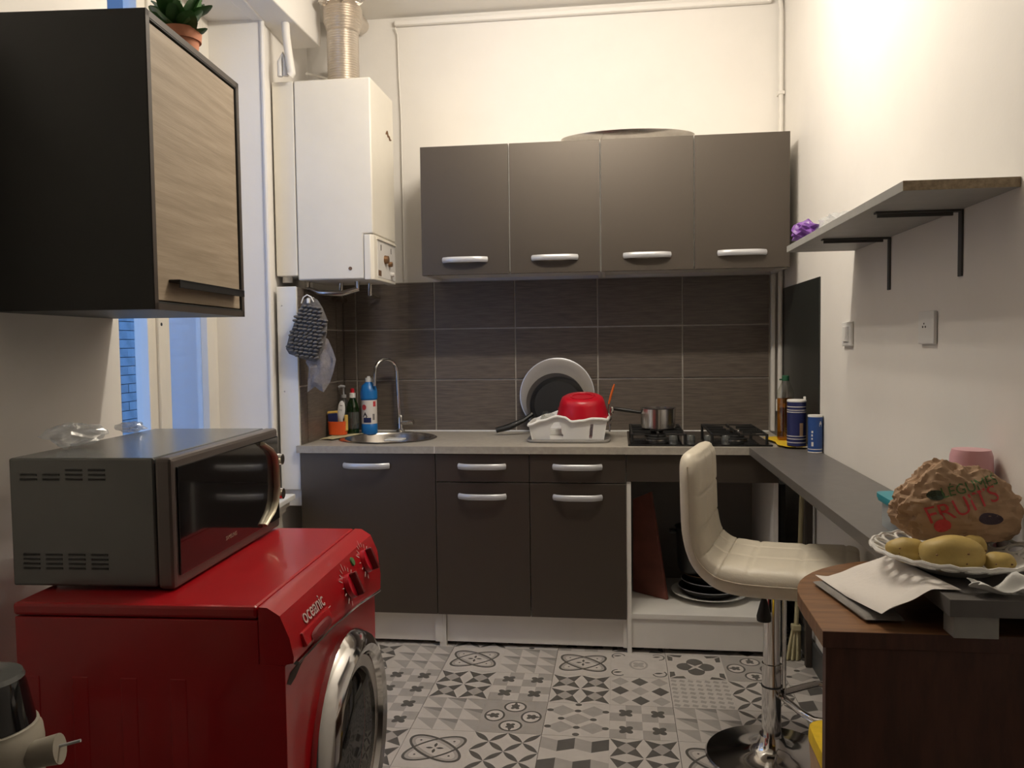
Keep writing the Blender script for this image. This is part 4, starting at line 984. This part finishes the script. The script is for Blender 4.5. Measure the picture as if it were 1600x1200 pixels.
part('blade', B().tube([(1.322, -.352, .93), (1.324, -.352, .99), (1.328, -.352, 1.028)], .005, 8, flat=.5), 'steel', pe, smooth=True)
cu = thing('cutlery', 'shiny metal utensil beside the orange-handled peeler', 'utensil', (1.338, -.33, .94))
part('stem', B().tube([(1.330, -.33, .90), (1.336, -.33, .96), (1.340, -.33, .985)], .004, 8), 'chrome', cu, smooth=True)
part('head', B().ell((1.341, -.33, .995), (.009, .005, .016), 12, 8), 'chrome', cu, smooth=True)
# pot on the hob
pz = CT+.047
po = thing('saucepan', 'small stainless steel saucepan on the hob with long dark handle', 'saucepan', (1.543, -.305, pz))
part('pan', B().lathe([(.072, pz), (.076, pz+.004), (.077, pz+.088), (.080, pz+.091), (.076, pz+.090), (.074, pz+.006), (0, pz+.005)], (1.543, -.305, 0), 40), 'potsteel', po, smooth=True)
part('handle', B().tube([(1.467, -.305, pz+.070), (1.43, -.300, pz+.075), (1.36, -.295, pz+.085), (1.345, -.294, pz+.086)], .008, 10, rs=[.006, .008, .009, .006]), 'black', po, smooth=True)
# right-hand corner: yellow cloth, oil, two tubs
single('yellow_cloth', B().puff([(1.985, -.345), (2.04, -.31), (2.10, -.33), (2.118, -.45), (2.115, -.60), (2.09, -.675), (2.03, -.665), (2.0, -.60), (2.01, -.50)], (2.06, -.50), .0015, 5, T=tr(0, 0, CT+.0115), wob=.0015, seed=7), 'yellow', 'yellow cloth under the oil bottle at the hob corner', 'cloth', smooth=True)
ob = thing('oil_bottle', 'clear bottle half full of amber cooking oil with green cap', 'bottle', (2.060, -.45, CT+.014))
oz = CT+.0145; c_ = (2.060, -.45, 0)
part('bottle', B().lathe([(.032, oz), (.035, oz+.006)]+[(.0355-.0018*(k % 2), oz+.012+k*.009) for k in range(18)]+[(.0355, oz+.18), (.032, oz+.205), (.018, oz+.235), (.013, oz+.25)], c_, 28, cap=False), 'clearplastic', ob, smooth=True, ang=70)
part('oil', B().lathe([(.030, oz+.002), (.0325, oz+.008), (.0325, oz+.172)], c_, 28), 'oil', ob, smooth=True)
part('cap', B().lathe([(.0145, oz+.246), (.0145, oz+.266), (.012, oz+.268)], c_, 20).box(2.035, 2.047, -.455, -.447, oz+.248, oz+.254), 'green', ob, smooth=True)
c1 = thing('navy_canister', 'tall navy canister with white stripes and white lid', 'canister', (2.066, -.636, CT+.014)); c_ = (2.066, -.636, 0); z_ = CT+.0145
part('tube', B().lathe([(.036, z_), (.036, z_+.172)], c_, 32), 'navy', c1, smooth=True)
part('lid', B().lathe([(.0368, z_+.172), (.0368, z_+.178), (.034, z_+.181), (0, z_+.183)], c_, 32).box(2.092, 2.100, -.64, -.632, z_+.176, z_+.192), 'white', c1, smooth=True)
for zz in (.012, .026, .037, .131, .139, .152): part('stripe', B().lathe([(.0363, z_+zz), (.0363, z_+zz+.003)], c_, 32, cap=False), 'paperlabel', c1, smooth=True)
b = B()
for k in range(4): 
    a0, a1 = .12+k*.10, .12+(k+1)*.10; b.poly([(c_[0]+.0364*sin(a), c_[1]-.0364*cos(a), z) for a, z in ((a0, z_+.04), (a1, z_+.04), (a1, z_+.09), (a0, z_+.09))])
part('gold_label', b, 'kraft', c1)
c2_ = thing('blue_canister', 'short bright blue canister with white lid against the wall', 'canister', (2.108, -.762, CT+.003)); c_ = (2.108, -.762, 0); z_ = CT+.0035
part('tube', B().lathe([(.0265, z_+.004), (.0265, z_+.135)], c_, 28), 'bluecan', c2_, smooth=True)
part('lid', B().lathe([(.027, z_+.135), (.027, z_+.142), (0, z_+.144)], c_, 28), 'white', c2_, smooth=True)
part('foot_band', B().lathe([(.0268, z_), (.0268, z_+.004)], c_, 28).lathe([(.0267, z_+.012), (.0267, z_+.015)], c_, 28, cap=False), 'paperlabel', c2_, smooth=True)
for zz, a, w_, h_ in ((.025, -.75, .30, .016), (.05, -.75, .2, .006), (.062, -.75, .2, .008), (.075, -.75, .25, .008), (.10, .35, .4, .014), (.107, .45, .2, .012)):
    bb = B(); bb.poly([(c_[0]+.0268*sin(q), c_[1]-.0268*cos(q), z) for q, z in ((a, z_+zz), (a+w_, z_+zz), (a+w_, z_+zz+h_), (a, z_+zz+h_))]); part('white_print', bb, 'paperlabel', c2_)
single('serving_tray', B().lathe([(.0, 0), (.24, .0), (.275, .018), (.298, .040), (.300, .043), (.292, .043), (.268, .022), (.238, .004), (0, .004)], (1.417, -.175, UZ1+.0005), 64, sy=.52, cap=False), 'steel', 'oval metal serving tray lying on the wall cabinets', 'tray', smooth=True)

# ------------------------------------------------------------------ inside the open hob unit
sz_ = .1665
cb = thing('wooden_board', 'reddish brown wooden board leaning inside the open hob unit', 'board', (1.49, -.42, sz_))
b = B(); q0 = [(1.430, -.27, sz_), (1.575, -.385, sz_), (1.505, -.40, .645), (1.430, -.34, .60)]
n_ = (Vector(q0[1])-Vector(q0[0])).cross(Vector(q0[3])-Vector(q0[0])).normalized()*.014
fr0 = [b.bm.verts.new(Vector(p)) for p in q0]; bk0 = [b.bm.verts.new(Vector(p)-n_*(1 if n_.y < 0 else -1)) for p in q0]
b._f(fr0); b._f(list(reversed(bk0)))
for k in range(4): b._f([fr0[k], bk0[k], bk0[(k+1) % 4], fr0[(k+1) % 4]])
part('panel', b, 'board', cb, bevel=.002)
single('white_plate', B().lathe([(.085, 0), (.10, .006), (.165, .026), (.168, .030), (.160, .029), (.10, .011), (0, .008)], (1.765, -.315, sz_), 48, cap=True), 'ceramic', 'large white plate at the bottom of the pan stack', 'plate', smooth=True)
for k, (r_, z0_, dx, lab) in enumerate(((.137, .0125, .0, 'lowest dark pan of the stack on the white plate'), (.130, .044, .006, 'middle dark pan of the stack in the open unit'), (.120, .0755, .0, 'top dark pan of the stack with bright copper rim'))):
    pn_ = thing('stacked_pan', lab, 'pan', (1.765+dx, -.31, sz_+z0_), group='pans stacked in the open unit')
    part('pan', B().lathe([(r_*.55, .0), (r_*.80, .010), (r_*.98, .034), (r_, .037), (r_*.96, .036), (r_*.78, .014), (0, .011)], (1.765+dx, -.315, sz_+z0_), 40), 'black', pn_, smooth=True)
    part('rim', B().lathe([(r_*.985, .035), (r_*1.004, .0375), (r_*.985, .0385)], (1.765+dx, -.315, sz_+z0_), 40, cap=False), 'silver' if k < 2 else 'copper', pn_, smooth=True)
pt = thing('black_pot', 'black cooking pot standing on the stack of pans', 'pot', (1.715, -.31, sz_+.116))
pz_ = sz_+.1165
part('body', B().lathe([(.080, pz_), (.088, pz_+.02), (.098, pz_+.195), (.102, pz_+.197), (.096, pz_+.195), (.084, pz_+.02), (0, pz_+.012)], (1.715, -.315, 0), 36), 'black', pt, smooth=True)
part('handle', B().box(1.590, 1.620, -.34, -.29, pz_+.168, pz_+.180), 'black', pt, bevel=.004)
part('handle', B().box(1.810, 1.840, -.34, -.29, pz_+.168, pz_+.180), 'black', pt, bevel=.004)
# between the unit and the wall
bm_ = thing('broom', 'broom with pale handle and straw bristles behind the stool', 'broom', (2.078, -.60, 0))
part('handle', B().tube([(2.078, -.585, .13), (2.090, -.595, .45), (2.098, -.60, .78)], .009, 8), 'bristle', bm_, smooth=True)
b = B(); 
for k in range(9):
    t = (k-4)/4; b.tube([(2.078+.012*t, -.585, .125), (2.072+.020*t, -.59+.006*((k % 3)-1), .07), (2.066+.026*t, -.595+.010*((k % 3)-1), .004)], .006, 6)
part('bristles', b, 'bristle', bm_, kind='stuff'); part('ferrule', B().box(2.060, 2.096, -.60, -.570, .12, .145), 'bristle', bm_, bevel=.004)
single('brown_plank', B().prism([(2.098, -.672), (2.122, -.672), (2.122, -.645), (2.098, -.645)], .001, .74), 'cabedge', 'dark brown plank standing against the wall by the broom', 'plank', bevel=.002)
single('dark_board', B().box(2.030, 2.052, -.50, -.06, .001, .70), 'blackcab', 'black board stored upright beside the hob unit', 'board', bevel=.002)
yb = thing('yellow_bag', 'yellow and beige paper bag on the floor behind the brown table panel', 'bag', (1.93, -2.0, 0))
b = B()
def sack(z0, z1, taper0, taper1, mi=0):
    rows = []
    for k in range(6):
        t = k/5; z = z0+(z1-z0)*t; sc = taper0+(taper1-taper0)*t
        rows.append([b.bm.verts.new((1.935+(x-1.935)*sc+.006*noise.noise(Vector((x*20, y*20, z*15))), -2.0+(y+2.0)*sc+.006*noise.noise(Vector((x*15, y*22, z*12+5))), z)) for x, y in superell(1.935, -2.0, .108, .12, 5, 24)])
    for A_, C_ in zip(rows, rows[1:]):
        for k in range(24): b._f([A_[k], A_[(k+1) % 24], C_[(k+1) % 24], C_[k]], mi)
    return rows
rr_ = sack(.001, .31, .92, 1.0); b._f(rr_[0]); part('paper_body', b, 'kraft', yb, smooth=True)
b = B(); rr_ = sack(.311, .345, 1.0, .97); b._f(rr_[-1]); part('yellow_top', b, 'yellow', yb, smooth=True)

# ------------------------------------------------------------------ things on the breakfast bar
KZ = .8685
tb = thing('food_box', 'milky plastic food box with teal lid on the breakfast bar', 'food box', (2.03, -2.06, KZ))
part('box', B().prism(superell(2.035, -2.06, .068, .062, 6, 40), KZ, KZ+.058), 'boxplastic', tb, smooth=True)
part('lid', B().prism(superell(2.035, -2.06, .076, .070, 6, 40), KZ+.058, KZ+.066).prism(superell(2.035, -2.06, .078, .072, 6, 40), KZ+.064, KZ+.074), 'teal', tb, smooth=True)
pk = thing('pink_tumbler', 'pink plastic tumbler standing upside down behind the paper bag', 'tumbler', (2.090, -2.19, KZ))
part('cup', B().lathe([(.046, KZ), (.047, KZ+.004), (.040, KZ+.185), (.036, KZ+.198), (0, KZ+.199)], (2.089, -2.19, 0), 32), 'pink', pk, smooth=True)
part('lip', B().lathe([(.0475, KZ+.0005), (.0475, KZ+.006)], (2.089, -2.19, 0), 32, cap=False), 'pink', pk, smooth=True)
PC = Vector((1.985, -2.385, KZ))
plt = thing('fruit_plate', 'white ceramic plate with openwork rim holding potatoes', 'plate', tuple(PC))
part('dish', B().lathe([(.062, 0), (.066, .002), (.075, .008), (.112, .024), (.110, .027), (.072, .012), (0, .010)], tuple(PC), 48), 'ceramic', plt, smooth=True)
NL = 22
for k in range(NL):
    a = 2*pi*k/NL; pts = []
    for q in range(15):
        t = 2*pi*q/15; rr_ = .126+.015*cos(t); aa = a+.125*sin(t); zz = .024+(rr_-.110)*.42
        pts.append((PC.x+rr_*cos(aa), PC.y+rr_*sin(aa), PC.z+zz))
    part('rim_loop', B().tube(pts, .0036, 6, closed=True), 'ceramic', plt, smooth=True)
part('rim_edge', B().tube([(PC.x+.1435*cos(2*pi*k/60), PC.y+.1435*sin(2*pi*k/60), PC.z+.038+.002*cos(2*pi*k/60*NL)) for k in range(60)], .0035, 6, closed=True), 'ceramic', plt, smooth=True)
for k, (x, y, z, rx, ry, rz_, ang, lab) in enumerate((
    (1.898, -2.392, .036, .036, .026, .023, -.35, 'medium yellow potato at the food box side of the plate'),
    (1.952, -2.455, .046, .056, .034, .032, -.10, 'largest yellow potato in the middle of the plate'),
    (2.008, -2.405, .048, .024, .021, .020, .2, 'small round potato perched against the paper bag'),
    (2.030, -2.458, .034, .028, .022, .018, .1, 'flat orange-yellow potato at the wall side of the plate'))):
    po_ = thing('potato', lab, 'potato', (x, y, KZ+z-rz_), group='potatoes on the plate')
    part('tuber', B().ell((x, y, KZ+z), (rx, ry, rz_), 24, 16, T=Matrix.Rotation(ang, 3, 'Z'), fn=lambda p, k=k: 1+.10*noise.noise(p*1.6+Vector((k*3.1, 0, 0)))), 'potato', po_, smooth=True)
    for q in range(3):
        dv = Vector((cos(q*2.1+k)*.5, -.75, .25*sin(q*1.7+k))).normalized(); dv = Vector((dv.x*rx, dv.y*ry, dv.z*rz_)); dv.rotate(Matrix.Rotation(ang, 3, 'Z'))
        part('eye', B().ell(Vector((x, y, KZ+z))+dv*1.0, (.0022, .0014, .0016), 8, 6), 'copper', po_)
# crumpled kraft bag with print
pbg = thing('paper_bag', 'crumpled brown kraft bag printed fruits and vegetables on the plate', 'paper bag', (2.02, -2.32, KZ+.02))
BC = Vector((2.012, -2.318, KZ+.098))
def bagfn(p):
    v = p*1.0; n1 = noise.noise(v*1.7+Vector((3, 1, 7))); rid = 1-abs(noise.noise(v*3.2+Vector((1, 5, 2))))*2; rid2 = 1-abs(noise.noise(v*6.5+Vector((9, 2, 4))))*2
    return 1+.11*n1+.085*rid+.05*rid2
bb = B().ell(BC, (.117, .062, .080), 110, 70, fn=lambda p: .93*bagfn(p)*(1+.12*max(0, 1-abs(p.x))*0))
for v in bb.bm.verts:   # square the flanks, flatten the base, pull up the crumpled neck on the left
    d = v.co-BC
    if v.co.z < KZ+.044: v.co.z = KZ+.044+(v.co.z-KZ-.044)*.08
    if v.co.x > XR-.006: v.co.x = XR-.006
    k = math.exp(-((d.x+.045)/.035)**2)*max(0, d.z-.035)
    v.co.z += k*.45
    k2 = math.exp(-((d.x-.02)/.05)**2)*max(0, d.z-.04); v.co.z += k2*.10
bb.bm.normal_update()
bvh = bvhtree.BVHTree.FromBMesh(bb.bm)
part('bag', bb, 'kraft', pbg, smooth=True, ang=22)
def stick(b, T, off=.0012):
    keep = []
    for v in b.bm.verts:
        p = T @ v.co; h = bvh.ray_cast(Vector((p.x, -3.2, p.z)), Vector((0, 1, 0)))
        if h[0] is None: h = bvh.find_nearest(p)
        v.co = h[0]+Vector((0, -off, 0))
    return b
def sub(b, n=2):
    bmesh.ops.triangulate(b.bm, faces=b.bm.faces); bmesh.ops.subdivide_edges(b.bm, edges=b.bm.edges, cuts=n, use_grid_fill=True); return b
TB = lambda x, z, a, sh=0: tr(x, -2.42, z) @ Matrix.Rotation(-a, 4, 'Y') @ Matrix.Rotation(pi/2, 4, 'X')
part('red_lettering', stick(sub(text_bm('FRUITS', .044, 0), 1), TB(2.003, BC.z+.018, .36)), 'redprint', pbg, label='red print reading FRUITS')
part('green_lettering', stick(sub(text_bm('LÉGUMES', .026, 0), 1), TB(2.018, BC.z+.052, .24)), 'greenprint', pbg, label='green print reading LEGUMES')
def blob(pts):
    b = B(); c = (sum(p[0] for p in pts)/len(pts), sum(p[1] for p in pts)/len(pts))
    n = len(pts); L0 = b.bm.verts.new((*c, 0)); prev = None
    for r_ in (.33, .66, 1):
        L = [b.bm.verts.new((c[0]+(x-c[0])*r_, c[1]+(y-c[1])*r_, 0)) for x, y in pts]
        for k in range(n): b._f([L0, L[k], L[(k+1) % n]] if prev is None else [prev[k], L[k], L[(k+1) % n], prev[(k+1) % n]])
        prev = L
    return b
part('green_print', stick(blob(elp(0, 0, .015, .009, .15, 16)), TB(1.957, BC.z+.036, 0)), 'darkgreenprint', pbg)
part('purple_print', stick(blob(elp(0, 0, .024, .011, -.1, 18)), TB(2.050, BC.z-.006, 0)), 'purpleprint', pbg)
part('strawberry_print', stick(blob(elp(0, 0, .014, .013, .4, 16)), TB(1.966, BC.z-.020, 0)), 'redprint', pbg)
# tissue and folded towel
ts = thing('tissue', 'crumpled white paper tissue on the end of the breakfast bar', 'tissue', (2.045, -2.50, KZ))
b = B(); N = 26
G = []
for i in range(N+1):
    row = []
    for j in range(N+1):
        u, v = i/N, j/N; x = 1.950+.175*u+.012*noise.noise(Vector((v*3, 1, 0))); y = -2.568+.045*v+.02*noise.noise(Vector((u*3, 7, 0)))
        h = .004+.030*max(0, noise.noise(Vector((u*2.6+.4, v*1.8, 3)))+.25)+.030*math.exp(-((u-.42)/.10)**2)*(.4+.6*v)
        row.append(b.bm.verts.new((x, y, KZ+h)))
    G.append(row)
for i in range(N):
    for j in range(N): b._f([G[i][j], G[i+1][j], G[i+1][j+1], G[i][j+1]])
o = part('sheet', b, 'tissue', ts, smooth=True, ang=70); md = o.modifiers.new('thick', 'SOLIDIFY'); md.thickness = .0015
tw = thing('kitchen_towel', 'folded white and grey kitchen towel on the brown table', 'towel', (1.85, -2.35, .801))
def quadcloth(c, z, th, wob, seed, n=30, drape=False):
    b = B(); G = []
    for s_ in (1, 0):
        g_ = []
        for i in range(n+1):
            row = []
            for j in range(n+1):
                u, v = i/n, j/n
                p = (1-u)*(1-v)*Vector(c[0])+u*(1-v)*Vector(c[1])+u*v*Vector(c[2])+(1-u)*v*Vector(c[3])
                e = min(u, v, 1-u, 1-v)*n; r_ = min(1, sqrt(e/2.5)) if e < 2.5 else 1
                h = wob*noise.noise(Vector((u*3+seed, v*3, 0)))
                lift = .0568*max(0, min(1, (p.x-1.79)/.105)) if drape else 0
                row.append(b.bm.verts.new((p.x+.004*noise.noise(Vector((v*4, seed, 1))), p.y+.004*noise.noise(Vector((u*4, seed, 2))), z+lift+(th*(.5+.5*r_)+max(0, h) if s_ else th*.5*(1-r_)))))
            g_.append(row)
        G.append(g_)
    for q, g_ in enumerate(G):
        for i in range(n):
            for j in range(n): f = [g_[i][j], g_[i+1][j], g_[i+1][j+1], g_[i][j+1]]; b._f(f if q == 0 else list(reversed(f)))
    A_, C_ = G
    ed = [(i, 0) for i in range(n)]+[(n, j) for j in range(n)]+[(n-i, n) for i in range(n)]+[(0, n-j) for j in range(n)]
    for k in range(len(ed)):
        a, c_ = ed[k], ed[(k+1) % len(ed)]; b._f([A_[a[0]][a[1]], C_[a[0]][a[1]], C_[c_[0]][c_[1]], A_[c_[0]][c_[1]]])
    return b
part('under_layer', quadcloth([(1.757, -2.275, 0), (1.795, -2.500, 0), (1.860, -2.50, 0), (1.860, -2.24, 0)], .801, .011, .002, 1), 'clothgrey', tw, smooth=True, ang=60)
part('upper_layer', quadcloth([(1.766, -2.255, 0), (1.812, -2.530, 0), (1.940, -2.530, 0), (1.893, -2.300, 0)], .8125, .006, .003, 4, drape=True), 'clothwhite', tw, smooth=True, ang=60)
